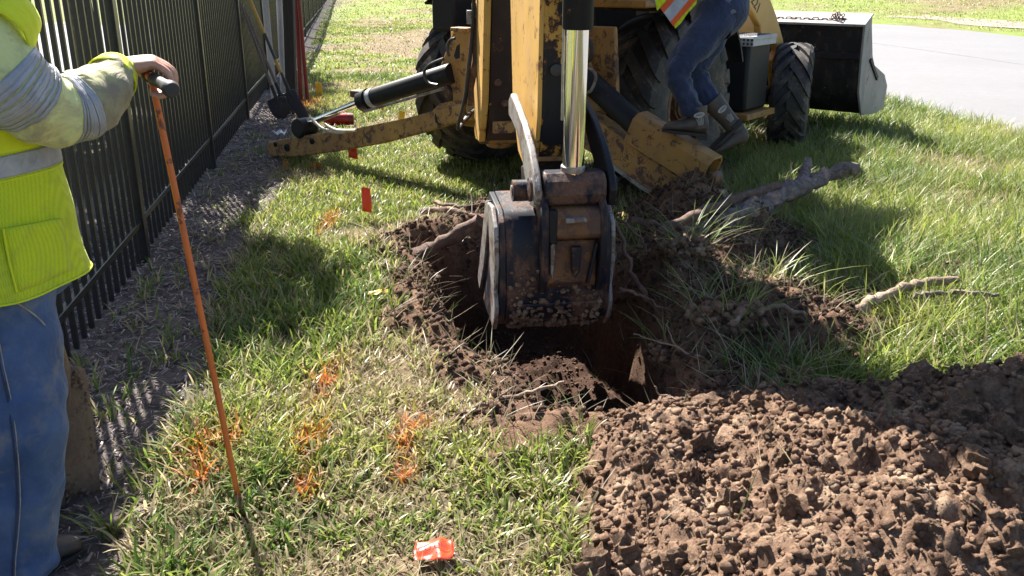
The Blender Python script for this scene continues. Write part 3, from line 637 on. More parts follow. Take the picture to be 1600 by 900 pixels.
# rear frame, towers
OX = .26; YB = -.95
fr1 = MB(); fr1.box(Lw(OX, YB + .04, .66), (1.24, .16, .34), MROT); fr1.box(Lw(OX, YB + .02, 1.13), (1.24, .14, .12), MROT); fr1.build('rear_frame', 'yellow', mach, bev=.015)
for sx in (-1, 1): MB().box(Lw(OX + sx * .5, -.7, .76), (.12, .5, .3), MROT).build('frame_rail', 'yellow', mach, bev=.015)
PL = onp(708, 172, Lw(0, YB, 0), MH); PR = Lw(OX + .60, YB, PL.z)
tw = [(712, 48), (737, 48), (735, 100), (734, 162), (712, 162), (710, 140), (704, 128), (693, 120), (690, 110), (693, 99), (698, 86), (707, 60)]
th = [(717, 72), (722, 68), (722, 90), (716, 92), (713, 87)]
TP = Lw(0, YB - .06, 0)
to = [onp(u, v, TP, MH) for u, v in tw]; hoL = [onp(u, v, TP, MH) for u, v in th]
slit = to[:3] + [to[2] * .5 + to[3] * .5] + hoL[2:] + hoL[:3] + [to[2] * .5 + to[3] * .5 + Vector((0, 0, .0005))] + to[3:]
tL = MB().prism(to, MH, .05).build('stabilizer_tower', 'yellow', mach, bev=.006)
MB().prism([p + (p - sum(hoL, Vector()) / 5) * .02 for p in hoL], MH, .0515, -.0262).build('tower_recess', 'black_paint', tL)
MB().box(onp(724, 46, TP, MH), (.17, .10, .03), MROT).build('tower_cap', 'yellow_scuffed', tL, bev=.006)
bc = onp(702, 112, TP, MH)
MB().lathe([(.042, .02), (.042, .036), (.030, .040), (.028, .052), (.005, .055)], bc, -MH, 20).build('pin', 'steel', tL)
# mirrored tower on the right
cx_ = Lw(OX, 0, 0); mir = [p - MR * (2 * (p - cx_).dot(MR)) for p in to]
tR = MB().prism(mir, MH, .05).build('stabilizer_tower', 'yellow', mach, bev=.006)
rp = [onp(u, v, Lw(0, YB + .06, 0), MH) for u, v in [(912, 40), (962, 42), (966, 150), (905, 160)]]
MB().prism(rp, MH, .05).build('tower_panel', 'yellow_scuffed', mach, bev=.008)

# swing casting under the boom
SP = Vector((-.09, 6.45, 0)); BD = Vector((.15, -.9887, 0)).normalized(); BL = Vector((-BD.y, BD.x, 0))
def B3(s, l, z): return SP + BD * s + BL * l + UP * z
sc_ = MB()
pl0 = [onp(u, v, Lw(0, YB - .12, 0), MH) for u, v in [(690, 172), (712, 163), (735, 160), (762, 165), (800, 163), (838, 168), (838, 182), (800, 186), (765, 190), (735, 186), (706, 196), (694, 190)]]
sc_.prism(pl0, MH, .16); sc_.build('swing_casting', 'yellow_scuffed', mach, bev=.02, seg=3)
sp2 = MB(); sp2.tube([B3(.02, 0, .42), B3(.02, 0, 1.15)], .10, 18); sp2.box(B3(.05, 0, .52), (.34, .30, .10), Matrix((BL, BD, UP)).transposed()); sp2.box(B3(.05, 0, .98), (.34, .30, .10), Matrix((BL, BD, UP)).transposed())
sp2.build('swing_post', 'yellow_scuffed', mach, bev=.02)
lk = MB()
lpts = [onp(u, v, B3(.16, 0, 0), BD) for u, v in [(737, 58), (740, 20), (741, 12), (748, 12), (748, 62), (750, 100), (744, 118), (740, 138), (738, 165), (730, 165), (731, 130), (735, 108), (738, 95)]]
lk.prism(lpts, BD, .05); lk.build('swing_link', 'rusty', mach, bev=.006)
lv = MB(); lv.box(onp(735, 27, B3(.18, 0, 0), BD), (.05, .05, .09)); lv.box(onp(743, 16, B3(.18, 0, 0), BD), (.05, .05, .10)); lv.build('swing_valve', 'cutter_steel', mach, bev=.008)

# boom: two side plates, recessed back cover; front edge extended for wider shade
front = [(.26, .50), (.46, .80), (.60, 1.3), (.78, 2.0), (1.15, 2.9), (1.72, 3.66), (2.05, 3.95)]; back = [(1.95, 4.15), (1.5, 3.98), (.75, 3.2), (.25, 2.2), (.02, 1.3), (-.02, .75), (.02, .48)]
bo = MB().prism([B3(s_ - .035, 0, z_) for s_, z_ in front] + [B3(s_ + .03, 0, z_) for s_, z_ in back], BL, .25).build('boom', 'boom_dark', mach, bev=.006)
for l_ in (-.155, .155):
    MB().prism([B3(s_, l_, z_) for s_, z_ in front + back], BL, .045).build('side_plate', 'dipper_side', bo, bev=.008)
MB().box(B3(.40, 0, .62), (.20, .03, .08), Matrix((BL, BD, UP)).transposed()).build('cross_plate', 'yellow_scuffed', bo, bev=.006)
for (l_, z_) in ((-.07, .92), (.07, .92), (-.02, .78)):
    c = B3(.425 + (z_ - .8) * .28, l_, z_); MB().lathe([(.026, -.02), (.026, .012), (.018, .02), (.004, .021)], c, BD, 16).build('bolt', 'rusty', bo)
bcyl = MB(); bcyl.tube([B3(.25, 0, 1.9), B3(.95, 0, 3.3)], .07, 14); 
# dipper; back edge deepened to cast more shade on the pit bank
dfront = [(2.06, .74), (2.14, .95), (2.18, 1.5), (2.22, 2.4), (2.28, 3.6), (2.20, 4.0)]; dback = [(1.75, 4.2), (1.3, 3.9), (1.2, 2.8), (1.22, 1.8), (1.30, 1.25), (1.36, .90), (1.55, .68), (1.86, .61), (1.98, .60)]
di = MB().prism([B3(s_, 0, z_) for s_, z_ in dfront + dback], BL, .185).build('dipper', 'dipper_black', mach, bev=.012)
for l_ in (-.1, .1): MB().prism([B3(s_ - .004 * (1 if i < 6 else -1), l_, z_) for i, (s_, z_) in enumerate(dfront + dback)], BL, .022).build('side_plate', 'dipper_side' if l_ < 0 else 'dipper_black', di, bev=.004)
MB().box(B3(2.05, 0, .735), (.23, .06, .022), Matrix((BL, BD, UP)).transposed()).build('tip_plate', 'yellow_scuffed', di, bev=.004)
MB().lathe([(.028, 0), (.028, .006), (.02, .008), (.003, .008)], B3(2.166, -.03, 1.17), BD, 16).build('bolt_hole', 'hose', di)
brk = MB(); brk.box(B3(2.24, -.035, 1.52), (.07, .14, .05), Matrix((BL, BD, UP)).transposed()); brk.box(B3(2.25, .01, 1.62), (.16, .03, .22), Matrix((BL, BD, UP)).transposed()); brk.build('hose_bracket', 'black_paint', di, bev=.008)
# bucket cylinder
c0, c1, c2 = B3(2.44, .0, .72), B3(2.475, 0, 1.372), B3(2.50, 0, 3.4)
cy = MB(); cy.lathe([(.062, 0), (.066, .006), (.066, (c2 - c1).length)], c1, (c2 - c1), 28); cyo = cy.build('bucket_cylinder', 'black_paint', mach)
MB().lathe([(.048, 0), (.048, .03), (.0485, .06), (.0485, (c1 - c0).length + .05)], c0, (c1 - c0), 28).build('rod', 'chrome', cyo)
MB().lathe([(.054, -.005), (.056, .006), (.056, .020), (.050, .026)], c0 + UP * .035, (c1 - c0), 24).build('rod_collar', 'steel', cyo)
MB().tube([B3(2.43, -.052, .98), B3(2.44, -.055, 1.5)], .006, 8).build('thin_line', 'steel', cyo)
# links and block
for l_, mt in ((-.172, 'cutter_steel'), (.172, 'black_paint')):
    e = [(1.72, .98), (1.80, 1.02), (1.95, .985), (2.15, .93), (2.34, .845), (2.46, .76), (2.53, .68), (2.50, .60), (2.40, .585), (2.30, .63), (2.18, .75), (2.0, .855), (1.82, .89), (1.72, .90)]
    lo_ = MB().prism([B3(s_, l_, z_) for s_, z_ in e], BL, .035).build('bucket_link', mt, mach, bev=.008)
    MB().lathe([(.055, .015), (.055, .03), (.03, .036), (.004, .036)], B3(2.43, l_, .67), BL * (1 if l_ > 0 else -1), 20).build('pin_boss', 'bucket_steel', lo_)
blk = MB(); blk.prism([B3(s_, 0, z_) for s_, z_ in [(2.36, .60), (2.36, .73), (2.40, .752), (2.48, .75), (2.515, .72), (2.525, .66), (2.50, .61), (2.44, .585)]], BL, .285)
blk.build('link_block', 'bucket_steel', mach, bev=.012)
kn = MB(); kn.prism([B3(s_, 0, z_) for s_, z_ in [(2.34, .61), (2.53, .60), (2.56, .565), (2.565, .475), (2.54, .455), (2.36, .46)]], BL, .235)
kno = kn.build('knuckle', 'rusty', mach, bev=.015)
MB().box(B3(2.57, -.01, .555), (.095, .03, .022), Matrix((BL, BD, UP)).transposed()).build('knuckle_lug', 'cutter_steel', kno, bev=.006)
MB().prism([B3(2.54, l_, z_) for l_, z_ in [(-.13, .60), (-.09, .60), (-.09, .44), (-.13, .45)]], BD, .05).build('knuckle_side', 'black_paint', kno, bev=.006)
# bucket
b0, b1 = -.325, .168
bp = [(2.08, .585), (2.38, .565), (2.445, .52), (2.475, .40), (2.485, .22), (2.468, .11), (2.415, .03), (2.33, -.015), (2.15, -.09), (1.9, -.095), (1.62, -.05)]
def off(pts, d):
    r_ = []
    for i, (s_, z_) in enumerate(pts):
        a = pts[max(i - 1, 0)]; b = pts[min(i + 1, len(pts) - 1)]; tx, tz = b[0] - a[0], b[1] - a[1]; L = math.hypot(tx, tz); r_.append((s_ + tz / L * d, z_ - tx / L * d))
    return r_
pin_ = off(bp, .022)
bk = MB().prism([B3(s_, (b0 + b1) / 2, z_) for s_, z_ in bp + pin_[::-1]], BL, b1 - b0 - .03).build('bucket', 'bucket_steel', mach, smooth=50)
side = bp + [(1.66, .02), (1.78, .18), (1.95, .38), (2.05, .53)]
MB().prism([B3(s_ - .002, b0, z_ - .001) for s_, z_ in side], BL, .03).build('side_wall', 'bucket_steel', bk, bev=.006)
MB().prism([B3(s_ - .002, b1, z_ - .001) for s_, z_ in side], BL, .03).build('side_wall', 'bucket_steel', bk, bev=.006)
# bright worn side cutters on both cheeks
ct = [(2.34, .575), (2.45, .50), (2.475, .34), (2.43, .20), (2.46, .12), (2.43, .03), (2.36, -.035), (2.31, .0), (2.33, .12), (2.30, .22), (2.26, .40), (2.20, .56)]
for b_, sg in ((b0, -1), (b1, 1)):
    MB().prism([B3(s_, b_ + sg * .028, z_) for s_, z_ in ct], BL, .022).build('side_cutter', 'cutter_steel', bk, bev=.006)
    MB().prism([B3(s_, b_ + sg * .022, z_) for s_, z_ in [(2.20, .57), (2.05, .53), (1.80, .18), (1.66, .0), (1.75, -.04), (1.95, .16), (2.15, .45)]], BL, .016).build('cheek_plate', 'cutter_steel', bk, bev=.004)
for l_ in (-.145, .125):
    MB().prism([B3(s_, l_, z_) for s_, z_ in [(1.95, .68), (2.05, .70), (2.30, .66), (2.48, .67), (2.56, .60), (2.575, .44), (2.555, .27), (2.50, .19), (2.46, .22), (2.40, .50), (2.0, .57)]], BL, .032).build('bucket_ear', 'bucket_steel', bk, bev=.008)
MB().prism([B3(s_, -.01, z_) for s_, z_ in [(2.40, .46), (2.497, .44), (2.503, .24), (2.46, .18)]], BL, .235).build('hinge_web', 'rusty', bk, bev=.006)
MB().prism([B3(2.53, l_, z_) for l_, z_ in [(-.02, .42), (.03, .42), (.02, .30), (.0, .27), (-.015, .30)]], BD, .03).build('hinge_tab', 'bucket_steel', bk, bev=.006)
MB().prism([B3(2.525, l_, z_) for l_, z_ in [(-.118, .43), (-.10, .45), (-.095, .40), (-.105, .27), (-.115, .30)]], BD, .03).build('gusset', 'cutter_steel', bk, bev=.003)
MB().prism([B3(2.525, l_, z_) for l_, z_ in [(.095, .44), (.105, .43), (.07, .24), (.055, .24)]], BD, .03).build('gusset', 'bucket_steel', bk, bev=.003)
for i in range(5):
    l_ = b0 + .05 + i * (b1 - b0 - .1) / 4
    MB().prism([B3(s_, l_, z_) for s_, z_ in [(1.72, -.085), (1.60, -.04), (1.44, -.02), (1.60, -.10), (1.72, -.125)]], BL, .055).build('tooth', 'cutter_steel', bk, bev=.008)
MB().prism([B3(s_, (b0 + b1) / 2, z_) for s_, z_ in [(2.476, .135), (2.482, .125), (2.432, .027), (2.345, -.038), (2.335, -.027), (2.42, .035)]], BL, b1 - b0 - .06).build('wear_plate', 'bucket_steel', bk, bev=.004)
pn = MB(); pn.lathe([(.04, 0), (.04, .05), (.026, .055), (.026, .085), (.004, .087)], B3(2.38, -.19, .655), -BL, 18); pn.build('pin_nut', 'cutter_steel', mach)
MB().lathe([(.05, 0), (.05, .08), (.03, .08)], B3(2.38, -.19, .655), -BL, 18).build('pin_sleeve', 'bucket_steel', mach)

# extra hydraulic hoses on the boom and dipper
def hose3(name, pts, r_, par, mat='hose'):
    q_ = []; pts = [Vector(p) for p in pts]
    for i in range(len(pts) - 1):
        a, b, c, d = pts[max(i - 1, 0)], pts[i], pts[i + 1], pts[min(i + 2, len(pts) - 1)]
        for k in range(6):
            t = k / 6; q_.append(.5 * ((2 * b) + (c - a) * t + (2 * a - 5 * b + 4 * c - d) * t * t + (3 * b - a - 3 * c + d) * t ** 3))
    return MB().tube(q_ + [pts[-1]], r_, 8).build(name, mat, par)
for k, (l0, l1) in enumerate(((-.06, -.02), (-.025, .0))):
    hose3('hose', [B3(2.25, l0 - .01, 1.50), B3(2.33, l0 - .02, 1.60), B3(2.34, l0, 1.9), B3(2.30, l1, 2.6), B3(2.26, l1, 3.5)], .013, di)
for k in range(3):
    hose3('hose', [Lw(OX + .30 + .05 * k, YB - .06, .82), B3(.10, .26 + .03 * k, .80), B3(.30, .27 + .02 * k, 1.0), B3(.40, .20, 1.5), B3(.55, .19, 2.2)], .014, mach)
    hose3('hose', [Lw(OX - .28 - .05 * k, YB - .04, .70), B3(.06, -.24 - .03 * k, .66 - .05 * k), B3(.18, -.25, .85), B3(.20, -.20, 1.3), B3(.35, -.19, 1.9)], .013, mach)
# mud caked on the bucket
mudn = 260; zz_ = .0 + .32 * rng.random(mudn) ** 2.2; ll_ = rng.uniform(b0 + .03, b1 - .03, mudn); Pm = []
for z_, l_ in zip(zz_, ll_):
    s_ = np.interp(z_, [-.05, .0, .08, .22, .40], [2.33, 2.415, 2.468, 2.485, 2.475]); Pm.append(tuple(root_inv(mach) @ B3(s_ + .004, l_, z_)))
mud_spots = np.array(Pm)

# stabilizers ---------------------------------------------------------------------------------
def pxprism(pts, P, n, t, t0=None): return MB().prism([onp(u, v, P, n) for u, v in pts], n, t, t0)
SPn = Lw(0, YB - .10, 0)
aL = pxprism([(746, 176), (734, 160), (712, 157), (694, 161), (682, 173), (640, 184), (560, 200), (470, 212), (428, 220), (424, 234), (432, 243), (470, 244), (530, 236), (600, 224), (660, 208), (705, 196), (742, 184)], SPn, MH, .13).build('stabilizer_arm', 'yellow_scuffed', mach, bev=.012)
for (u, v, r_) in ((697, 183, .05), (458, 229, .035), (440, 224, .022), (497, 219, .026)):
    c = onp(u, v, SPn, MH); MB().lathe([(r_, .06), (r_, .075), (r_ * .6, .078), (r_ * .55, .07), (.003, .07)], c, -MH, 20).build('pin', 'black_paint', aL)
hp = [onp(u, v, SPn, MH) for u, v in [(712, 178), (728, 172), (731, 182), (714, 188)]]
MB().prism(hp, MH, .02, -.0795).build('arm_recess', 'hose', aL)
k0 = onp(455, 196, SPn, MH); k1 = onp(487, 208, SPn, MH)
MB().lathe([(.075, -.09), (.085, -.08), (.085, .08), (.075, .09)], onp(476, 199, SPn, MH), MH, 20).build('rod_eye', 'black_paint', aL)
cA, cB, cC = onp(706, 114, SPn, MH), onp(566, 158, SPn, MH), onp(480, 194, SPn, MH)
stc = MB(); stc.lathe([(.07, 0), (.075, .01), (.075, (cB - cA).length)], cA, cB - cA, 24); stc.lathe([(.086, -.09), (.086, .0), (.06, .005)], cB, cB - cA, 24)
sto = stc.build('stabilizer_cylinder', 'black_paint', mach)
MB().tube([cB, cC], .030, 16).build('rod', 'chrome', sto)
MB().lathe([(.0785, 0), (.0785, .05)], cB - (cB - cA).normalized() * .17, cB - cA, 24).build('band', 'galv', sto)
MB().box(onp(566, 147, SPn, MH), (.20, .10, .06), MROT).build('port_block', 'rusty', sto, bev=.01)
d_ = (cB - cA); pA = cA + d_ * .03 - UP * .10 - MH * .05; pB = cA + d_ * .93 - UP * .095 - MH * .05
MB().tube([pA, pB], .011, 8).build('oil_line', 'cutter_steel', sto)
def pxtube(name, pts, P, n, rad, mat, par, seg=8):
    pp = [onp(u, v, P, n) for u, v in pts]; q = []
    for i in range(len(pp) - 1):
        a, b, c, d = pp[max(i - 1, 0)], pp[i], pp[i + 1], pp[min(i + 2, len(pp) - 1)]
        for t in [k / 5 for k in range(5)]:
            q.append(.5 * ((2 * b) + (c - a) * t + (2 * a - 5 * b + 4 * c - d) * t * t + (3 * b - a - 3 * c + d) * t ** 3))
    q.append(pp[-1]); return MB().tube(q, rad, seg).build(name, mat, par)
FP = SPn - MH * .10
pxtube('hose', [(693, 92), (680, 97), (668, 104), (663, 112), (665, 124), (673, 131), (684, 133)], FP, MH, .012, 'hose', sto)
pxtube('hose', [(702, 88), (699, 74), (703, 63), (711, 60)], FP, MH, .011, 'hose', sto)
pxtube('strap', [(481, 187), (487, 186), (493, 192), (503, 200), (516, 205), (530, 207), (540, 206)], FP, MH, .013, 'pale_hose', sto)
pxtube('strap', [(508, 194), (516, 199), (526, 203), (540, 204), (556, 204)], FP, MH, .012, 'pale_hose', sto)
SRn = Lw(0, YB - .10, 0)
aR = pxprism([(905, 168), (930, 176), (1000, 226), (1075, 276), (1128, 300), (1136, 318), (1118, 338), (1070, 326), (1010, 292), (945, 246), (900, 214)], SRn, MH, .15).build('stabilizer_arm', 'yellow_scuffed', mach, bev=.012)
tp = [onp(u, v, SRn - MH * .077, MH) for u, v in [(935, 240), (1005, 290), (1062, 322), (1061, 327), (1003, 296), (933, 245)]]
MB().prism(tp, MH, .02).build('arm_edge_strip', 'cutter_steel', aR)
# right cylinder and the channel guard the operator stands on
GP = Lw(0, YB - .14, 0)
g0, g1 = onp(995, 196, GP, MH), onp(1112, 268, GP, MH)
gd = (g1 - g0).normalized(); gu = MH.cross(gd).normalized(); gu = gu if gu.z > 0 else -gu
S_ = .095
outl = [(-S_, -.10), (-S_, .06), (-.055, .10), (.055, .10), (S_, .06), (S_, -.10), (S_ - .016, -.10), (S_ - .016, .05), (.048, .084), (-.048, .084), (-S_ + .016, .05), (-S_ + .016, -.10)]
MB().loft([[p + MH * a + gu * b for a, b in outl] for p in (g0, g1)]).build('cylinder_guard', 'yellow', mach, bev=.004)
cg = onp(905, 112, GP, MH)
rc = MB(); rc.lathe([(.07, 0), (.075, .01), (.075, (g0 - cg).length + .25)], cg, g0 - cg, 24); rco = rc.build('stabilizer_cylinder', 'black_paint', mach)
MB().tube([g0 + gd * .2, g1 - gd * .02], .032, 14).build('rod', 'chrome', rco)
MB().lathe([(.04, -.05), (.045, -.04), (.045, .04), (.04, .05)], g1 + gd * .03 - gu * .03, MH, 18).build('rod_eye', 'rusty', rco)
pxtube('hose', [(908, 62), (914, 60), (922, 66), (925, 78), (922, 92), (912, 99)], GP - MH * .1, MH, .014, 'hose', rco)
pxtube('hose', [(917, 104), (926, 110), (931, 118), (929, 130), (922, 143), (914, 145)], GP - MH * .12, MH, .010, 'cutter_steel', rco)

# chain lying on the loader bucket lip
cpts = [Lw(x, 3.10 + .02 * math.sin(x * 9), 1.135 + .01 * math.sin(x * 7)) for x in np.linspace(.42, 1.06, 40)]
chain = thing('chain', cpts[0], 'rusty steel chain draped along the top edge of the front loader bucket', 'chain')
lm = None
def link_at(p, d, flip):
    global lm
    if lm is None:
        ring = []
        for i in range(17):
            a = 2 * math.pi * i / 16; ring.append(Vector((.021 * math.cos(a) + (.012 if math.cos(a) > 0 else -.012), .014 * math.sin(a), 0)))
        lm = MB().tube(ring, .0048, 6, False).build('chain_link', 'rusty', mesh_only=True)
    o = bpy.data.objects.new('chain_link', lm); COL.objects.link(o); o.parent = chain
    q = Vector(d).to_track_quat('X', 'Z') @ Matrix.Rotation(R(80) if flip else R(8), 3, 'X').to_quaternion()
    o.rotation_mode = 'QUATERNION'; o.rotation_quaternion = q; o.location = Vector(p) - chain.location
n_ = 15
for i in range(n_):
    a = Lw(.30 + .046 * i, 3.12, 1.147 + .004 * math.sin(i * 1.3)); link_at(a, MR, i % 2)
for i in range(9):
    t = i / 8 * 2 * math.pi; a = Lw(1.02 + .05 * math.cos(t), 3.13 + .02 * math.sin(t), 1.16 + .028 * abs(math.sin(t))); link_at(a, MR * math.cos(t) + UP * math.sin(t) + MH * .3, i % 2)

# ------------------------------------------------------------------ soil: spoil heap, clods
px_, py_ = np.meshgrid(np.arange(.0, 2.95, .0115), np.arange(1.15, 3.75, .0115))
inside = sdf(PILE, px_, py_) < .12
ph = base_h(px_, py_) + pile_h(px_, py_)
vid = -np.ones(px_.shape, int); vid[inside] = np.arange(inside.sum())
q = np.stack([vid[:-1, :-1], vid[:-1, 1:], vid[1:, 1:], vid[1:, :-1]], -1).reshape(-1, 4); q = q[(q >= 0).all(1)]
pile = np_obj('dirt_pile', np.stack([px_[inside], py_[inside], ph[inside]], -1), q, 'soil', None, None, True)
tag(pile, 'heap of freshly dug reddish brown soil beside the pit, bottom right', 'dirt pile')
def ico(sub):
    bm = bmesh.new(); bmesh.ops.create_icosphere(bm, subdivisions=sub, radius=1.0); bm.verts.ensure_lookup_table()
    V = np.array([v.co[:] for v in bm.verts]); F = np.array([[v.index for v in f.verts] for f in bm.faces]); bm.free(); return V, F
def rotm(n):
    qn = rng.normal(size=(n, 4)); qn /= np.linalg.norm(qn, axis=1)[:, None]; w, x, y, z = qn.T
    return np.stack([1 - 2 * (y * y + z * z), 2 * (x * y - z * w), 2 * (x * z + y * w), 2 * (x * y + z * w), 1 - 2 * (x * x + z * z), 2 * (y * z - x * w), 2 * (x * z - y * w), 2 * (y * z + x * w), 1 - 2 * (x * x + y * y)], -1).reshape(n, 3, 3)
def clods(P, S, sub):
    V, F = ico(sub); n = len(P)
    r_ = 1 + .55 * (rng.random((n, len(V))) - .5); d = rng.normal(size=(n, 4, 3)); d /= np.linalg.norm(d, axis=2)[..., None]
    proj = np.einsum('vk,njk->njv', V, d); r_ *= np.prod(1 - .32 * sst(.35, .9, proj), axis=1)
    W = V[None] * r_[..., None] * (1 + .45 * (rng.random((n, 1, 3)) - .5)); W = np.einsum('nij,nvj->nvi', rotm(n), W) * S[:, None, None]
    W[:, :, 2] *= .85; W += P[:, None, :]
    return W.reshape(-1, 3), (F[None] + (np.arange(n) * len(V))[:, None, None]).reshape(-1, 3)
Vm, Fm = clods(mud_spots, rng.uniform(.006, .022, len(mud_spots)), 1)
tag(np_obj('caked_mud', Vm, Fm, 'soil', mach, None, False), kind='stuff')
# large clods one by one
cm = []
for k in range(14):
    V, F = clods(np.zeros((1, 3)), np.ones(1), 3)
    V *= (1 + .22 * (fbm(V[:, 0] * 3 + k, V[:, 1] * 3 + V[:, 2] * 2, 3, 3) - .5))[:, None]
    o = np_obj('clod', V, F, 'soil', None, None, True); me = o.data; me.set_sharp_from_angle(angle=R(32)); bpy.data.objects.remove(o); cm.append(me)
cnt = 0
BIG = [(935, 865, .062), (985, 850, .075), (1140, 815, .06), (1225, 855, .05), (1330, 800, .06), (1480, 735, .10), (1545, 770, .09), (1420, 640, .07), (1240, 690, .055), (1100, 655, .06), (1560, 640, .06), (1075, 630, .03), (1500, 850, .06), (1560, 690, .05), (1340, 700, .05), (1060, 880, .05), (1170, 610, .055)]
def put_clod(x, y, s, par):
    o = bpy.data.objects.new('clod', cm[random.randrange(14)]); COL.objects.link(o); o.parent = par
    o.location = (x, y, surf1(x, y) + s * .25); o.scale = (s * random.uniform(.8, 1.25), s * random.uniform(.8, 1.2), s * random.uniform(.65, 1.0))
    o.rotation_euler = (random.uniform(0, 6), random.uniform(0, 6), random.uniform(0, 6))
for u, v, s in BIG:
    p = gz(u, v, .12); put_clod(p.x, p.y, s, pile)
while cnt < 270:
    x, y = random.uniform(.2, 2.6), random.uniform(1.75, 3.5)
    if float(sdf(PILE, np.array([x]), np.array([y]))[0]) > .03: continue
    s = .014 + .030 * random.random() ** 2.2; put_clod(x, y, s, pile); cnt += 1
# crumbs
def scatter(n, x0, x1, y0, y1, mask, thr=.5):
    x = rng.uniform(x0, x1, n); y = rng.uniform(y0, y1, n); k = mask(x, y) > rng.random(n) * (1 - thr) + thr * .999; return x[k], y[k]
x1, y1 = scatter(34000, .1, 2.8, 1.6, 3.6, lambda x, y: sst(.06, -.04, sdf(PILE, x, y)))
s1 = .002 + .020 * rng.random(len(x1)) ** 4.5
V1, F1 = clods(np.stack([x1, y1, surf(x1, y1) + s1 * .3], -1), s1, 1)
tag(np_obj('soil_crumbs', V1, F1, 'soil', pile, None, False), kind='stuff')
x2, y2 = scatter(30000, -.9, 2.6, 2.95, 6.3, lambda x, y: dirt_m(x, y) * (sdf(PILE, x, y) > 0))
s2 = (.005 + .022 * rng.random(len(x2)) ** 3) * np.where(hole_d(x2, y2) < -.05, .6, 1)
V2, F2 = clods(np.stack([x2, y2, hgt(x2, y2) + s2 * .3], -1), s2, 1)
tag(np_obj('pit_soil_crumbs', V2, F2, 'damp_soil', None, None, False), 'loose crumbs of dark soil in and around the pit', 'soil', kind='stuff')

# ------------------------------------------------------------------ grass
PAINT = [(505, 610, .038, .20), (484, 700, .045, .12), (478, 770, .035, .07), (635, 690, .034, .18), (633, 740, .030, .10), (318, 715, .035, .12), (320, 760, .028, .08), (515, 350, .04, .30), (365, 700, .03, .05), (440, 258, .06, .12), (495, 262, .05, .12), (462, 165, .3, .5), (655, 668, .05, .06)]
PAINT = [(gz(u, v), a, b) for u, v, a, b in PAINT]
def paint_m(x, y):
    m = np.zeros(x.shape)
    for p, a, b in PAINT: m = np.maximum(m, np.exp(-(((x - p.x) / a) ** 2 + ((y - p.y) / b) ** 2)))
    return m
def blades(x, y, z, L, w, az, lean, bend, C, seg=3):
    n = len(x); ts = {3: (0, .4, .75, 1), 2: (0, .55, 1), 4: (0, .28, .55, .8, 1)}[seg]
    dx, dy = np.cos(az), np.sin(az); tw = rng.normal(0, .5, n); sx, sy = -np.sin(az + tw), np.cos(az + tw); P = []
    for i, t in enumerate(ts):
        hr = L * (lean * t + bend * t * t); vz = L * t * np.sqrt(np.clip(1 - (lean * .8) ** 2, .05, 1)) * (1 - .55 * bend * t)
        c = np.stack([x + dx * hr, y + dy * hr, z + vz], -1)
        if i == len(ts) - 1: P.append(c)
        else:
            ww = w * (1 - .55 * t ** 2) * .5; o = np.stack([sx * ww, sy * ww, np.zeros(n)], -1); P += [c - o, c + o]
    V = np.stack(P, 1); k = V.shape[1]; f = []
    for i in range(len(ts) - 2): a = 2 * i; f += [(a, a + 1, a + 3), (a, a + 3, a + 2)]
    f.append((k - 3, k - 2, k - 1)); F = (np.array(f)[None] + (np.arange(n) * k)[:, None, None]).reshape(-1, 3)
    return V.reshape(-1, 3), F, np.repeat(C, k, 0)
G1, G2, G3, GS = np.array([.070, .130, .024]), np.array([.185, .255, .045]), np.array([.350, .375, .085]), np.array([.42, .355, .21])
ORG = np.array([.72, .13, .02])
def gcol(x, y, dry=0.16, yl=0.0):
    n = len(x); t = np.clip(fbm(x * 1.3, y * 1.3, 3, 45) * 1.5 - .35 + rng.normal(0, .25, n) + yl, 0, 1)[:, None]
    c = np.where(t < .5, G1 + (G2 - G1) * t * 2, G2 + (G3 - G2) * (t * 2 - 1))
    d = dry_m(x, y); s = rng.random(n) < np.clip(dry + .55 * d, 0, .85)
    c = np.where(s[:, None], GS * rng.uniform(.65, 1.1, (n, 1)), c)
    k = np.clip(paint_m(x, y) * 1.0 * rng.random(n) ** .8, 0, .92)[:, None]
    return (c * (1 - k) + ORG * k) * rng.uniform(.8, 1.15, (n, 1))
def lawn_ok(x, y):
    m = (1 - dirt_m(x, y)) * (1 - .93 * mulch_m(x, y)) * (x > fence_x(y) + .03) * (x < 5.2 - .150 * (y - 9.26) + .12 * (fbm(y * 2, x * 0, 2, 9) - .4))
    return m * (1 - .45 * dry_m(x, y))
def field(n, x0, x1, y0, y1, mask, tuft=7, spread=.022):
    nt_ = n // tuft; x = rng.uniform(x0, x1, nt_); y = rng.uniform(y0, y1, nt_)
    k = (mask(x, y) > rng.random(nt_)) & (np.abs(x) < .66 * y + .75); x, y = x[k], y[k]
    x = np.repeat(x, tuft); y = np.repeat(y, tuft); a = rng.uniform(0, 2 * np.pi, len(x)); r_ = np.abs(rng.normal(0, spread, len(x)))
    return x + np.cos(a) * r_, y + np.sin(a) * r_, a + rng.normal(0, .6, len(x))
acc = []
def emit(x, y, az, Lm, w, seg, dry=.17, yl=0., lean=(.1, .45), bend=(.1, .7), zf=hgt):
    n = len(x); tall = .75 + .9 * sst(.9, 2.2, x) * (y < 12) + .5 * (fbm(x * .9, y * .9, 3, 55) - .5)
    trod = 1 - .45 * np.exp(-((x + .2) ** 2 / .6 + (y - 2.3) ** 2 / .5)) - .3 * dry_m(x, y)
    L = Lm * tall * trod * rng.uniform(.45, 1.25, n); W = w * rng.uniform(.6, 1.3, n) * np.where(x > .9, .75, 1.0)
    acc.append(blades(x, y, zf(x, y) - .004, L, W, az, rng.uniform(*lean, n), rng.uniform(*bend, n), gcol(x, y, dry, yl), seg))
emit(*field(54000, -1.75, 2.4, 1.65, 3.3, lawn_ok), .172, .0088, 4)
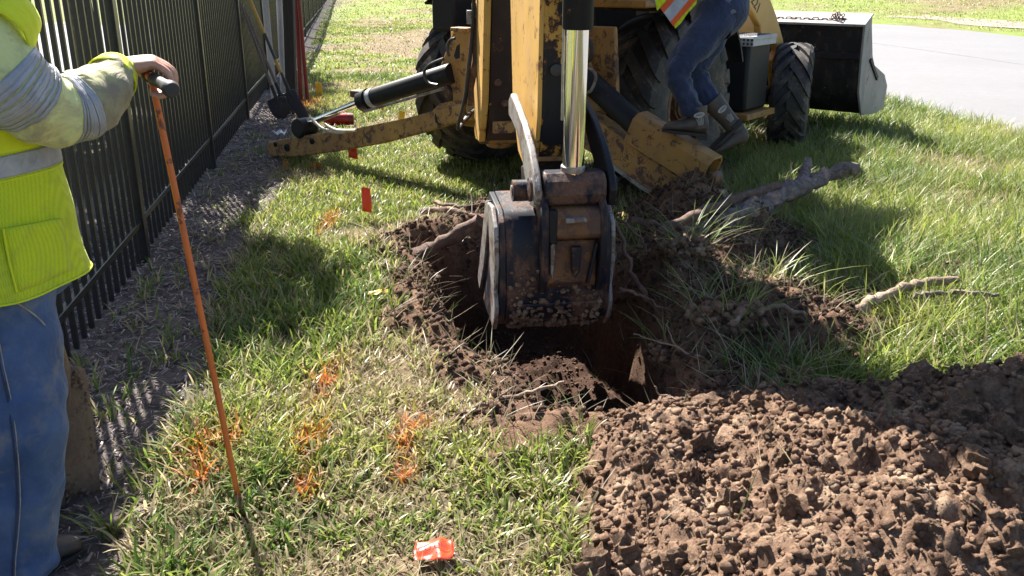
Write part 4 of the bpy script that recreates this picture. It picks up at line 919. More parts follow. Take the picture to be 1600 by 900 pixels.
emit(*field(66000, -2.1, 3.6, 3.3, 5.6, lawn_ok), .165, .0086, 3)
emit(*field(95000, -2.7, 5.4, 5.6, 9.2, lawn_ok, 6, .03), .12, .0065, 3, .15, .08)
emit(*field(95000, -3.6, 5.3, 9.2, 15, lawn_ok, 6, .04), .12, .010, 2, .15, .12)
# lying straw and thatch
xs, ys = scatter(26000, -1.7, 2.4, 1.7, 5.6, lambda x, y: np.maximum(.25, dry_m(x, y)) * (1 - .6 * mulch_m(x, y)) * (1 - .7 * dirt_m(x, y)), .2)
ns = len(xs); acc.append(blades(xs, ys, surf(xs, ys) + .004, rng.uniform(.03, .11, ns), rng.uniform(.0018, .0038, ns), rng.uniform(0, 6.28, ns), rng.uniform(.9, 1.1, ns), rng.uniform(-.1, .2, ns), GS * rng.uniform(.5, 1.25, (ns, 1)), 2))
def pack(a):
    V = []; F = []; C = []; o = 0
    for v, f, c in a: V.append(v); F.append(f + o); C.append(c); o += len(v)
    return np.concatenate(V), np.concatenate(F), np.concatenate(C)
lawn = np_obj('lawn_grass', *pack(acc)[:2], 'grass', None, pack(acc)[2], True)
tag(lawn, 'long green and straw-coloured lawn grass around the dig', 'grass', kind='stuff')
acc = []
def far_ok(x, y): return (x > fence_x(y) + .25) * (1 - .5 * dry_m(x, y)) * ((x < 5.2 - .150 * (y - 9.26)) | (x > 13.3 - .195 * (y - 23.4)))
def field2(n, x0, x1, y0, y1, mask): x, y = scatter(n, x0, x1, y0, y1, mask, .3); return x, y, rng.uniform(0, 6.28, len(x))
emit(*field2(70000, -7, 5, 15, 30, far_ok), .09, .022, 2, .22, .25)
emit(*field2(60000, -9, 30, 22, 52, far_ok), .10, .034, 2, .25, .3)
lawn2 = np_obj('far_grass', *pack(acc)[:2], 'grass', None, pack(acc)[2], True)
tag(lawn2, 'short sunlit grass in the distance and across the road', 'grass', kind='stuff')
# bare, stony verge strip across the road
sv = lambda y: 13.3 - .195 * (y - 23.4)
bare = sheet('bare_verge', lambda y: sv(y) + 1.3 + .3 * math.sin(y * 1.3), lambda y: sv(y) + 3.4 + .4 * math.sin(y * .9 + 1), [y for y in np.arange(16, 60, .6)], plain('bare_verge_soil', (.30, .235, .20), (.17, .12, .10), 3.5, .95, 0, .6, 12, .05), .05)

# torn root fibres and straw hanging in the disturbed soil
xf, yf = scatter(9000, -.9, 2.7, 2.0, 6.3, lambda x, y: np.where(sdf(PILE, x, y) < 0, .16, dirt_m(x, y) * sst(-.25, .0, hole_d(x, y))), .1); nf = len(xf)
Cf = np.where(rng.random((nf, 1)) < .3, np.array([.12, .16, .04]), np.where(rng.random((nf, 1)) < .5, np.array([.26, .18, .11]), np.array([.40, .33, .22]))) * rng.uniform(.5, 1.1, (nf, 1))
fib = blades(xf, yf, surf(xf, yf) + .006, rng.uniform(.04, .17, nf), rng.uniform(.0016, .0042, nf), rng.uniform(0, 6.28, nf), rng.uniform(.5, 1.1, nf), rng.uniform(-.2, .6, nf), Cf, 4)
tag(np_obj('root_fibres', fib[0], fib[1], 'grass', None, fib[2], True), 'thin torn roots and straw strewn over the dug soil', 'root fibres', kind='stuff')
# ------------------------------------------------------------------ mulch chips
xm, ym = scatter(80000, -4.2, -.9, 2.0, 16, lambda x, y: mulch_m(x, y) * (x > fence_x(y) - .5), .25)
keep = rng.random(len(xm)) < np.clip(5.0 / ym, .25, 1); xm, ym = xm[keep], ym[keep]; nm_ = len(xm)
Lc = rng.uniform(.010, .042, nm_) * (1 + .05 * ym); Wc = Lc * rng.uniform(.12, .32, nm_); Tc = Wc * .35
base = np.array([[-.5, -.5, -.3], [-.5, .5, -.3], [-.5, .1, .6], [.5, -.4, -.3], [.5, .3, -.3], [.5, 0, .5]])
Vc = base[None] * np.stack([Lc, Wc, Tc], -1)[:, None, :]
az = rng.uniform(0, 6.28, nm_); ti = rng.normal(0, .3, nm_); Rz = np.zeros((nm_, 3, 3)); ca, sa, ct_, st_ = np.cos(az), np.sin(az), np.cos(ti), np.sin(ti)
Rz[:, 0, 0] = ca * ct_; Rz[:, 0, 1] = -sa; Rz[:, 0, 2] = ca * st_; Rz[:, 1, 0] = sa * ct_; Rz[:, 1, 1] = ca; Rz[:, 1, 2] = sa * st_; Rz[:, 2, 0] = -st_; Rz[:, 2, 2] = ct_
Vc = np.einsum('nij,nvj->nvi', Rz, Vc) + np.stack([xm, ym, hgt(xm, ym) + .006 + rng.uniform(0, .014, nm_)], -1)[:, None, :]
fc = np.array([[0, 2, 1], [3, 4, 5], [0, 1, 4], [0, 4, 3], [1, 2, 5], [1, 5, 4], [2, 0, 3], [2, 3, 5]])
Cc = np.array([.23, .195, .185]) * rng.uniform(.25, 1.6, (nm_, 1)); Cc = np.where(rng.random((nm_, 1)) < .16, np.array([.42, .37, .34]), Cc)
tag(np_obj('mulch', Vc.reshape(-1, 3), (fc[None] + (np.arange(nm_) * 6)[:, None, None]).reshape(-1, 3), 'chip', None, np.repeat(Cc, 6, 0)), 'grey brown shredded wood mulch along the fence foot', 'mulch', kind='stuff')

# ------------------------------------------------------------------ roots, log, sticks
def wig(pts, n=6, amp=.01, seed=0):
    rr = random.Random(seed); pts = [Vector(p) for p in pts]; q_ = []
    for i in range(len(pts) - 1):
        a, b, c, d = pts[max(i - 1, 0)], pts[i], pts[i + 1], pts[min(i + 2, len(pts) - 1)]
        for k in range(n):
            t = k / n; p = .5 * ((2 * b) + (c - a) * t + (2 * a - 5 * b + 4 * c - d) * t * t + (3 * b - a - 3 * c + d) * t ** 3)
            q_.append(p + Vector([(rr.random() - .5) * 2 * amp for _ in range(3)]))
    q_.append(pts[-1]); return q_
def gpt(u, v, z): return gz(u, v, z)
def branch(name, pts, r0, r1, mat, label, cat, group=None, twigs=(), seed=0, amp=.008, n=12, par=None, jt=.34):
    P = wig(pts, 6, amp, seed); k = len(P); rr = random.Random(seed)
    rad = [(r0 + (r1 - r0) * i / (k - 1)) * rr.uniform(.82, 1.18) for i in range(k)]
    mb = MB().tube(P, rad, n, True, jt, seed)
    if par is None:
        t = thing(name, P[0], label, cat, group); o = mb.build('stem', mat, t, smooth=60)
        for j, (pp, a, b) in enumerate(twigs):
            Q = wig(pp, 5, amp * .7, seed + j + 1); m_ = len(Q)
            MB().tube(Q, [a + (b - a) * i / (m_ - 1) for i in range(m_)], 8, True, .2, seed + j).build('side_shoot', mat, t, smooth=60)
        return t
    return mb.build(name, mat, par, smooth=60)
g = gpt
lg = branch('log', [g(1060, 385, .12), g(1120, 352, .22), g(1185, 322, .24), g(1240, 297, .26), g(1290, 275, .29), g(1338, 262, .32)], .080, .040, 'log', 'grey bark log with a broken forked end lying on the grass right of the pit', 'log', twigs=[([g(1244, 297, .24), g(1254, 278, .30), g(1262, 250, .38)], .05, .028)], seed=3, amp=.012, n=20, jt=.5)
MB().tube([g(1254, 270, .31), g(1266, 251, .37)], [.030, .012], 7, True, .5, 5).build('split_wood', 'pale_wood', lg)
MB().lathe([(.040, 0), (.030, .008), (.012, .003)], g(1336, 262.5, .30), (g(1338, 262, .30) - g(1290, 275, .27)), 12).build('cut_end', 'root', lg)
branch('root', [g(1030, 362, .26), g(1090, 335, .32), g(1160, 306, .33), g(1215, 290, .32)], .032, .024, 'root', 'brown root running along the top of the grey log', 'root', 'torn roots around the pit', seed=4)
branch('root', [g(590, 425, .03), g(630, 405, .06), g(690, 380, .12), (gy(750, 345, 4.9))], .032, .040, 'root', 'thick brown root bridging the pit edge left of the digging bucket', 'root', 'torn roots around the pit', seed=5, amp=.008)
branch('root', [g(660, 330, .10), g(700, 328, .14), g(745, 340, .14), g(775, 352, .10)], .022, .012, 'root', 'splintered root on the soil lip behind the digging bucket', 'root', 'torn roots around the pit', seed=6)
branch('root', [g(680, 315, .1), g(715, 322, .15), g(760, 318, .18)], .014, .008, 'root', 'thin dark root sticking out above the splintered root', 'root', 'torn roots around the pit', seed=16)
branch('root', [gy(957, 330, 4.35), gy(975, 380, 4.3), gy(990, 430, 4.2), gy(1012, 470, 4.15)], .010, .013, 'root', 'long hanging brown root right beside the bucket', 'root', 'torn roots around the pit', twigs=[([gy(985, 425, 4.22), gy(975, 455, 4.2), gy(962, 458, 4.2)], .006, .003)], seed=7, amp=.012)
branch('root', [gy(965, 340, 4.5), gy(1000, 370, 4.5), gy(1010, 395, 4.45)], .008, .008, 'root', 'short curved root above the long hanging root', 'root', 'torn roots around the pit', seed=8)
branch('root', [g(1062, 358, .26), g(1075, 378, .22), g(1092, 395, .18)], .014, .012, 'root', 'dark stub of root standing out of the sunlit soil right of the bucket', 'root', 'torn roots around the pit', seed=9)
branch('root', [gy(968, 452, 4.0), gy(1000, 462, 3.95), gy(1050, 488, 3.9)], .008, .005, 'root', 'horizontal root in the shaded right bank of the pit', 'root', 'torn roots around the pit', seed=10)
branch('stick', [g(720, 650, .02), g(760, 632, .05), g(820, 615, .08), g(882, 597, .12)], .011, .006, 'twig', 'broken stick lying across the front lip of the pit', 'stick', 'broken sticks on the ground', twigs=[([g(770, 629, .06), g(800, 606, .11)], .005, .003)], seed=11, amp=.006)
branch('stick', [g(1270, 496, .10), g(1340, 484, .15), g(1385, 460, .18), g(1440, 443, .19), g(1495, 437, .19)], .026, .020, 'twig', 'soil-covered dead branch lying in the tall grass on the right', 'stick', 'broken sticks on the ground', twigs=[([g(1395, 455, .08), g(1378, 438, .13), g(1358, 425, .16)], .006, .003), ([g(1432, 446, .08), g(1422, 430, .15)], .006, .003)], seed=12)
branch('stick', [g(1430, 462, .18), g(1490, 458, .19), g(1560, 460, .19)], .015, .010, 'log', 'thin dark stick in the grass at the far right', 'stick', 'broken sticks on the ground', seed=13)
branch('root', [g(990, 345, .30), g(1040, 352, .28), g(1100, 372, .22), g(1150, 392, .14)], .018, .010, 'root', 'crooked brown root over the dirt mound below the right stabilizer', 'root', 'torn roots around the pit', seed=21, amp=.014)
branch('root', [g(1140, 500, .2), g(1200, 480, .2), g(1260, 492, .2)], .012, .007, 'twig', 'pale brown root crossing the grass edge of the right bank', 'root', 'torn roots around the pit', seed=22, amp=.012)
branch('stick', [g(1512, 628, .15), g(1513, 600, .19), g(1510, 585, .24)], .008, .006, 'log', 'short dark twig standing upright on the soil heap', 'stick', 'broken sticks on the ground', seed=14)
branch('stick', [g(1015, 635, .10), g(1040, 620, .13), g(1058, 630, .12)], .006, .004, 'twig', 'pale twig curling from the back edge of the soil heap', 'stick', 'broken sticks on the ground', twigs=[([g(1036, 622, .12), g(1022, 603, .16)], .004, .002)], seed=15)
branch('stick', [g(1095, 560, .10), g(1045, 540, .10), g(990, 522, .05)], .005, .003, 'twig', 'pale bare twig reaching over the shaded right bank', 'stick', 'broken sticks on the ground', twigs=[([g(1062, 547, .1), g(1045, 520, .16), g(1042, 500, .2)], .003, .0015)], seed=17)

# sod clumps torn up by the digging, each with its own grass
def sod(x, y, s, nb, Lg, label, seed):
    rr = np.random.default_rng(seed); z = surf1(x, y)
    nb = int(nb * .65); t = thing('sod_clump', (x, y, z), label, 'sod clump', 'sod clumps thrown up beside the pit')
    nc = 150; dd = rr.normal(size=(nc, 3)); dd /= np.linalg.norm(dd, axis=1)[:, None]; dd *= rr.random((nc, 1)) ** .5
    V, F = clods(dd * np.array([s * 1.15, s * .9, s * .38]), s * rr.uniform(.05, .24, nc), 1)
    np_obj('soil_block', V, F, 'soil', t, None, False)
    a = rr.uniform(0, 6.28, nb); r_ = s * np.sqrt(rr.random(nb)); bx, by = np.cos(a) * r_ * 1.15, np.sin(a) * r_ * .9; bz = s * .5 * np.sqrt(np.clip(1 - (r_ / s) ** 2, 0, 1)) * .8
    c = gcol(bx + x, by + y, .25) * .9
    v, f, cc = blades(bx, by, bz, Lg * rr.uniform(.4, 1.3, nb), .0055 * rr.uniform(.6, 1.2, nb), a + rr.normal(0, .5, nb), rr.uniform(.3, .95, nb), rr.uniform(.1, .8, nb), c, 4)
    np_obj('grass_tuft', v, f, 'grass', t, cc, True)
for u, v, z, s, nb, Lg, lb_ in [(1075, 420, .15, .13, 70, .26, 'shaded sod clump with long grass just right of the bucket'), (1140, 500, .15, .16, 60, .22, 'shaded crumbling sod clump on the right bank of the pit'), (1240, 560, .12, .19, 160, .24, 'large overturned sod clump with drooping grass at the edge of the tall lawn'), (1310, 595, .1, .14, 50, .18, 'dark sod clump touching the back of the soil heap'), (1175, 600, .1, .10, 25, .16, 'small reddish sod clump between the pit and the soil heap'), (610, 375, .06, .11, 40, .13, 'dark sod clump below the upright orange flag'), (480, 430, .03, .10, 60, .14, 'flattened sod clump in the shade left of the pit'), (1010, 385, .2, .10, 45, .2, 'sod clump with pale roots between the bucket and the right stabilizer'), (1100, 460, .15, .12, 55, .2, 'torn sod clump in the middle of the right bank'), (1195, 470, .1, .12, 70, .2, 'sod clump at the lit edge of the tall lawn above the right bank'), (1050, 530, .06, .10, 35, .18, 'sod clump slipping into the pit below the right bank'), (1150, 395, .1, .11, 60, .17, 'sod clump lying below the grey log')]:
    p = gz(u, v, z); sod(p.x, p.y, s, nb, Lg, lb_, int(u))

# ------------------------------------------------------------------ trees behind the fence (they shade the mulch bed)
def tree(x, y, h, cr, seed, label):
    rr = random.Random(seed); nr = np.random.default_rng(seed); z0 = float(hgt(np.array([x]), np.array([y]))[0])
    t = thing('tree', (x, y, z0), label, 'tree', 'trees behind the fence'); B = Vector((x, y, z0))
    mb = MB(); top = B + Vector((rr.uniform(-.2, .2), rr.uniform(-.2, .2), h * .55)); mb.tube(wig([B - UP * .1, B + UP * h * .3, top], 5, .03, seed), [.17 - .10 * i / 10 for i in range(11)], 12, True, .12, seed)
    tips = []
    for k in range(9):
        a = 2 * math.pi * k / 9 + rr.uniform(-.3, .3); s = B + UP * h * rr.uniform(.34, .55); e = s + Vector((math.cos(a) * cr * .75, math.sin(a) * cr * .75, h * rr.uniform(.1, .35))); Q = wig([s, (s + e) / 2 + UP * .15, e], 5, .05, seed + k); mb.tube(Q, [.06 - .05 * i / (len(Q) - 1) for i in range(len(Q))], 7); tips.append(e)
    mb.build('trunk', 'trunk', t, smooth=60)
    nb = 7500; c0 = np.array([x, y, z0 + h * .68]); lob = np.array([tuple(tp) for tp in tips] + [tuple(c0), tuple(c0 + [0, 0, h * .2])]); cc = lob[nr.integers(0, len(lob), nb)]
    d = nr.normal(size=(nb, 3)); d /= np.linalg.norm(d, axis=1)[:, None]; P = cc + d * (nr.random((nb, 1)) ** .45) * np.array([cr * .48, cr * .48, h * .16]); P = P[P[:, 2] > z0 + 1.9]; nb = len(P)
    Rm = rotm(nb); s = nr.uniform(.05, .10, nb); q0 = np.array([[-1, -.55, 0], [0, -.75, .15], [1, 0, 0], [0, .75, .15], [-1, .55, 0]]) * 1.0
    V = np.einsum('nij,vj->nvi', Rm, q0) * s[:, None, None] + P[:, None, :]
    f = np.array([[0, 1, 3], [0, 3, 4], [1, 2, 3]]); F = (f[None] + (np.arange(nb) * 5)[:, None, None]).reshape(-1, 3)
    C = np.array([.055, .10, .022]) * nr.uniform(.6, 1.6, (nb, 1)); mi = np.array(root_inv(t).translation)
    np_obj('crown', V.reshape(-1, 3) + mi, F, 'leaf', t, np.repeat(C, 5, 0))
tree(-4.45, 6.9, 5.2, 1.75, 1, 'young leafy tree behind the fence nearest the camera')
tree(-5.1, 11.2, 5.4, 1.8, 2, 'middle leafy tree of the three behind the fence')
tree(-6.6, 16.5, 5.8, 2.0, 3, 'farthest leafy tree of the three behind the fence')

# ------------------------------------------------------------------ marker flags
def flag(base, top_z, w, h, mat, label, yaw=0.0, lean=(0, 0), curl=.3, group='marker flags on wire stems', txt=None):
    base = Vector(base); t = thing('marker_flag', base, label, 'marker flag', group)
    top = base + Vector((lean[0], lean[1], top_z)); MB().tube([base - UP * .05, (base + top) / 2, top], .0018, 6).build('wire_stem', 'steel', t)
    ux = Vector((math.cos(yaw), math.sin(yaw), 0)); nr = Vector((-math.sin(yaw), math.cos(yaw), 0)); sd = (top - base).normalized(); V = []; F = []; n, m = 9, 7
    for j in range(m):
        for i in range(n):
            a = i / (n - 1); b = j / (m - 1)
            V.append(top - sd * (h * b) + ux * (w * a * (1 - .15 * curl)) + nr * (curl * w * (.25 * math.sin(a * 4.2 + b * 1.5) + .12 * math.sin(b * 5 + a * 2) * a)) - UP * (w * .25 * curl * a * a))
    for j in range(m - 1):
        for i in range(n - 1): F.append((j * n + i, j * n + i + 1, (j + 1) * n + i + 1, (j + 1) * n + i))
    o = MB().add(V, F).build('flag', mat, t, smooth=80); so_ = o.modifiers.new('thick', 'SOLIDIFY'); so_.thickness = .0012
    if txt:
        c = top - sd * h * .5 + ux * w * .5 - nr * .012; text_mesh(txt, h * .22, 'ink', 'lettering', t, c - nr * .01, -sd, ux, .0004)
    return t
flag(gz(568, 350), .25, .066, .165, 'orange', 'orange marker flag standing at the near edge of the upturned soil', .5, (.0, 0), .8)
flag(gz(547, 262), .20, .085, .115, 'orange', 'orange marker flag in front of the left stabilizer arm', .1, (-.01, 0), .6)
flag(gz(494, 153), .21, .10, .17, 'yellow_flag', 'yellow marker flag on the grass beside the red poles', .2, (.0, 0), .9)
flag(gz(588, 176), .14, .09, .10, 'yellow_flag', 'yellow marker flag just behind the left stabilizer cylinder', .4, (.02, 0), .8)
flag(gz(622, 190), .12, .07, .10, 'yellow_flag', 'small yellow marker flag by the left rear tyre', .3, (.02, 0), .7)
# flag trampled flat in the foreground, flag trodden into the grass near the pit
def flat_flag(u, v, w, h, yaw, mat, label, crumple, z=.03, txt=None, seed=1):
    p = gz(u, v, z); p.z = surf1(p.x, p.y) + z; t = thing('marker_flag', p, label, 'marker flag', 'marker flags trodden into the grass'); n, m = 15, 11; V = []; F = []
    ux, uy = Vector((math.cos(yaw), math.sin(yaw), 0)), Vector((-math.sin(yaw), math.cos(yaw), 0))
    for j in range(m):
        for i in range(n):
            a, b = i / (n - 1) - .5, j / (m - 1) - .5
            zz = crumple * (.6 * math.sin(a * 7 + b * 3 + seed) + .5 * math.sin(b * 9 - a * 4) + 1.0 * math.exp(-((a - .15) / .1) ** 2)) * .5
            V.append(p + ux * (a * w * (.9 + .1 * math.cos(b * 3))) + uy * (b * h * (1 - .5 * max(0, a - .2) + .25 * math.sin(a * 6))) + UP * (zz + b * h * .12))
    for j in range(m - 1):
        for i in range(n - 1): F.append((j * n + i, j * n + i + 1, (j + 1) * n + i + 1, (j + 1) * n + i))
    o = MB().add(V, F).build('flag', mat, t, smooth=50); s_ = o.modifiers.new('thick', 'SOLIDIFY'); s_.thickness = .001
    MB().tube(wig([p + ux * w * .5 - uy * h * .2, p + ux * w * .75 - uy * h * .5 - UP * .01, p + ux * w * 1.2 - uy * h * .9 - UP * .03], 4, .002, 2), .0017, 6).build('wire_stem', 'steel', t)
    if txt: text_mesh(txt, h * .30, 'ink', 'lettering', t, p - ux * w * .12 - uy * h * .12 + UP * (.016), ux + uy * .35 + UP * .02, uy + UP * .5, .0003)
flat_flag(678, 862, .115, .085, .05, 'orange', 'crumpled orange marker flag lying flat on the straw in the foreground', .014, .04, 'TICO OC')
flat_flag(590, 459, .12, .045, .3, 'yellow_flag', 'yellow marker flag trodden into the grass left of the pit', .012, .05)

# ------------------------------------------------------------------ tools, poles and pipes leaning on the fence
def pole(name, b, t_, r_, mat, label, cat, group, n=14):
    b, t_ = Vector(b), Vector(t_); o = MB().tube([b, b + (t_ - b) * .33, b + (t_ - b) * .66, t_], r_, n).build(name, mat, None, smooth=45)
    return tag(o, label, cat, group)
def leanpole(name, u0, v0, u1, v1, dy, r_, mat, label, cat, group, ext=1.35):
    b = gz(u0, v0); t_ = gy(u1, v1, b.y + dy); pole(name, b - UP * .02, b + (t_ - b) * ext, r_, mat, label, cat, group)
leanpole('pipe', 430, 166, 414, 0, .05, .040, 'galv', 'pale grey pipe leaning on the fence left of the others', 'pipe', 'grey pipes leaning on the fence')
leanpole('pipe', 444, 163, 436, 0, .05, .036, 'galv', 'pale grey pipe leaning beside the dark timber post', 'pipe', 'grey pipes leaning on the fence')
leanpole('pole', 470, 160, 463, 0, .0, .028, 'red', 'dark red pole standing next to the timber post', 'pole', 'red poles by the fence')
leanpole('pole', 481, 160, 467, 0, -.05, .024, 'red', 'dark red pole leaning, rightmost of the poles at the fence', 'pole', 'red poles by the fence')
leanpole('rod', 476.5, 160, 470, 70, .02, .008, 'galv', 'thin pale rod between the two dark red poles', 'rod', 'thin rods by the fence', 2.2)
leanpole('rod', 411, 130, 401, 0, .05, .009, 'pale_wood', 'thin pale rod behind the yellow shovel handle', 'rod', 'thin rods by the fence')
bp_ = gz(456, 166); tp_ = gy(451, 0, bp_.y)
tag(MB().bar(bp_ - UP * .05, bp_ + (tp_ - bp_) * 1.3, .125, .125, (0, 1, 0)).build('timber_post', 'dark_wood', None, bev=.012), 'dark square timber post standing between the grey pipes and red poles', 'post')
def shovel(tip, neck, top, hw, mat_h, mat_b, label, pointed=True, grip=None, bow=.02, group='digging tools leaning on the fence', hand_r=.017, collar=None):
    tip, neck, top = Vector(tip), Vector(neck), Vector(top); t = thing('shovel', (tip.x, tip.y, tip.z), label, 'shovel', group)
    ax = (neck - tip).normalized(); L = (neck - tip).length; vd = (tip - Vector((0, 0, CAM_H))).normalized(); sd = ax.cross(vd).normalized(); nn = sd.cross(ax).normalized()
    prof = [(0, .06), (.12, .55), (.3, .88), (.55, 1.0), (.8, 1.0), (.95, .96), (1.0, .55)] if pointed else [(0, .78), (.1, .9), (.3, .95), (.6, 1.0), (.9, 1.0), (.97, .95), (1.0, .6)]
    V = []; F = []; n = 9
    for k, (a, wf) in enumerate(prof):
        for i in range(n):
            s = i / (n - 1) * 2 - 1; V.append(tip + ax * L * a + sd * hw * wf * s + nn * (bow * (s * s) * (.4 + .6 * a) - .015 * math.sin(a * 3)))
    for k in range(len(prof) - 1):
        for i in range(n - 1): F.append((k * n + i, k * n + i + 1, (k + 1) * n + i + 1, (k + 1) * n + i))
    b = MB().add(V, F).build('blade', mat_b, t, smooth=50); s_ = b.modifiers.new('thick', 'SOLIDIFY'); s_.thickness = .004
    hd = (top - neck).normalized()
    MB().tube([neck - ax * L * .35, neck, neck + hd * .14], [.008, .021, .021], 12).build('socket', mat_b, t)
    MB().tube([neck + hd * .05, neck + (top - neck) * .5, top], hand_r, 12).build('handle', mat_h, t)
    if collar:
        for a, c_, m_ in collar: MB().tube([neck + (top - neck) * a, neck + (top - neck) * c_], hand_r + .002, 12).build('sleeve', m_, t)
    return t
def gp(u, v, y): return gy(u, v, y)
y0 = gz(440, 186).y
shovel(gp(443, 187, y0), gp(431, 152, y0 + .05), gp(362, -30, y0 + .45), .11, 'wood_handle', 'blade', 'pointed shovel with a weathered dark handle, leftmost tool leaning on the fence', True)
shovel(gp(449, 183, y0 + .35), gp(438, 147, y0 + .42), gp(372, -10, y0 + .8), .10, 'wood_handle', 'blade', 'dark square-bladed shovel between the two other shovels', False)
shovel(gp(478, 189, y0 - .05), gp(451, 141, y0 + .05), gp(378, -30, y0 + .35), .065, 'hose', 'blade', 'narrow trenching shovel with a yellow and black handle', False, collar=[(.16, .28, 'yellow_handle'), (.52, 1.0, 'yellow_handle')])
# red marking-paint can
pc = gz(530, 197); cd = Vector((1, .12, .0)).normalized(); o_ = Vector((pc.x, pc.y, .075))
can = thing('spray_can', o_, 'red spray can lying behind the left stabilizer arm', 'spray can')
MB().lathe([(.03, -.16), (.062, -.14), (.066, -.12), (.066, .10)], o_, cd, 28).build('body', 'red_can', can)
MB().lathe([(.067, .10), (.067, .115), (.06, .16), (.03, .165)], o_, cd, 28).build('cap', 'red', can)
# scrap of white plastic
wp = gz(437, 214); mb = MB(); V = []; F = []
for j in range(5):
    for i in range(7): V.append(Vector((wp.x + (i - 3) * .022, wp.y + (j - 2) * .03, .05 + .018 * math.sin(i * 1.7 + j) + .014 * math.cos(j * 2.1 + i * .6))))
for j in range(4):
    for i in range(6): F.append((j * 7 + i, j * 7 + i + 1, j * 7 + i + 8, j * 7 + i + 7))
wo = mb.add(V, F).build('plastic_scrap', plain('white_plastic_film', (.75, .75, .78), (.6, .6, .64), 9, .4), None, smooth=40); s_ = wo.modifiers.new('thick', 'SOLIDIFY'); s_.thickness = .001
tag(wo, 'crumpled white plastic scrap on the mulch by the left stabilizer foot', 'scrap')

# ------------------------------------------------------------------ people
def path_frames(pts, side):
    pts = [Vector(p) for p in pts]; out = []; k = len(pts); s = Vector(side)
    for i, p in enumerate(pts):
        t = (pts[min(i + 1, k - 1)] - pts[max(i - 1, 0)]).normalized(); s = (s - t * s.dot(t)).normalized(); out.append((p, t, s.copy(), t.cross(s)))
    return out
def resample(pts, rad, n):
    """Catmull-Rom through pts with (rx, ry) radii"""
    pts = [Vector(p) for p in pts]; m = len(pts) - 1; P = []; Q = []
    for i in range(n + 1):
        f = i / n * m; k = min(int(f), m - 1); t = f - k; a, b, c, d = pts[max(k - 1, 0)], pts[k], pts[k + 1], pts[min(k + 2, m)]
        P.append(.5 * ((2 * b) + (c - a) * t + (2 * a - 5 * b + 4 * c - d) * t * t + (3 * b - a - 3 * c + d) * t ** 3))
        r0, r1 = rad[k], rad[k + 1]; tt = t * t * (3 - 2 * t); Q.append((r0[0] + (r1[0] - r0[0]) * tt, r0[1] + (r1[1] - r0[1]) * tt))
    return P, Q
def garment(pts, rad, side, n=40, seg=30, wr=.006, wf=(2.2, 9), seed=0, t0=0., t1=1., offs=0., open_ends=True, drape=None):
    P, Q = resample(pts, rad, n); fr_ = path_frames(P, side); rings = []
    for i, (p, t, s, b) in enumerate(fr_):
        u = i / n
        if u < t0 - 1e-6 or u > t1 + 1e-6: continue
        rr = []
        for j in range(seg):
            a = 2 * math.pi * j / seg; ca, sa = math.cos(a), math.sin(a)
            w = float(fbm(np.array([wf[0] * ca + 5.3]), np.array([wf[1] * u + .9 * sa * 2 + seed]), 3, 13 + seed)[0]) - .5
            w2 = math.sin(u * wf[1] * 6.3 + 2.2 * ca + seed) * .35
            d = wr * 2 * (w + w2 * .35) + offs + (drape(u, a) if drape else 0)
            rr.append(p + s * (ca * (Q[i][0] + d)) + b * (sa * (Q[i][1] + d)))
        rings.append(rr)
    return MB().loft(rings, not open_ends)
def solid(o, t): m = o.modifiers.new('thick', 'SOLIDIFY'); m.thickness = t; m.offset = -1; return o
def body_mesh(mbs, vox, parent, name='body', mat='skin'):
    mb = MB()
    for m in mbs: mb.add(m.v, m.f)
    o = mb.build(name, mat, parent, smooth=0); rm = o.modifiers.new('remesh', 'REMESH'); rm.mode = 'VOXEL'; rm.voxel_size = vox; rm.use_smooth_shade = True
    sm = o.modifiers.new('smooth', 'SMOOTH'); sm.factor = .5; sm.iterations = 4; return o
def limb(pts, rad, n=14): 
    P, Q = resample(pts, [(r_, r_) for r_ in rad], 5 * (len(pts) - 1)); return MB().tube(P, [q[0] for q in Q], n)
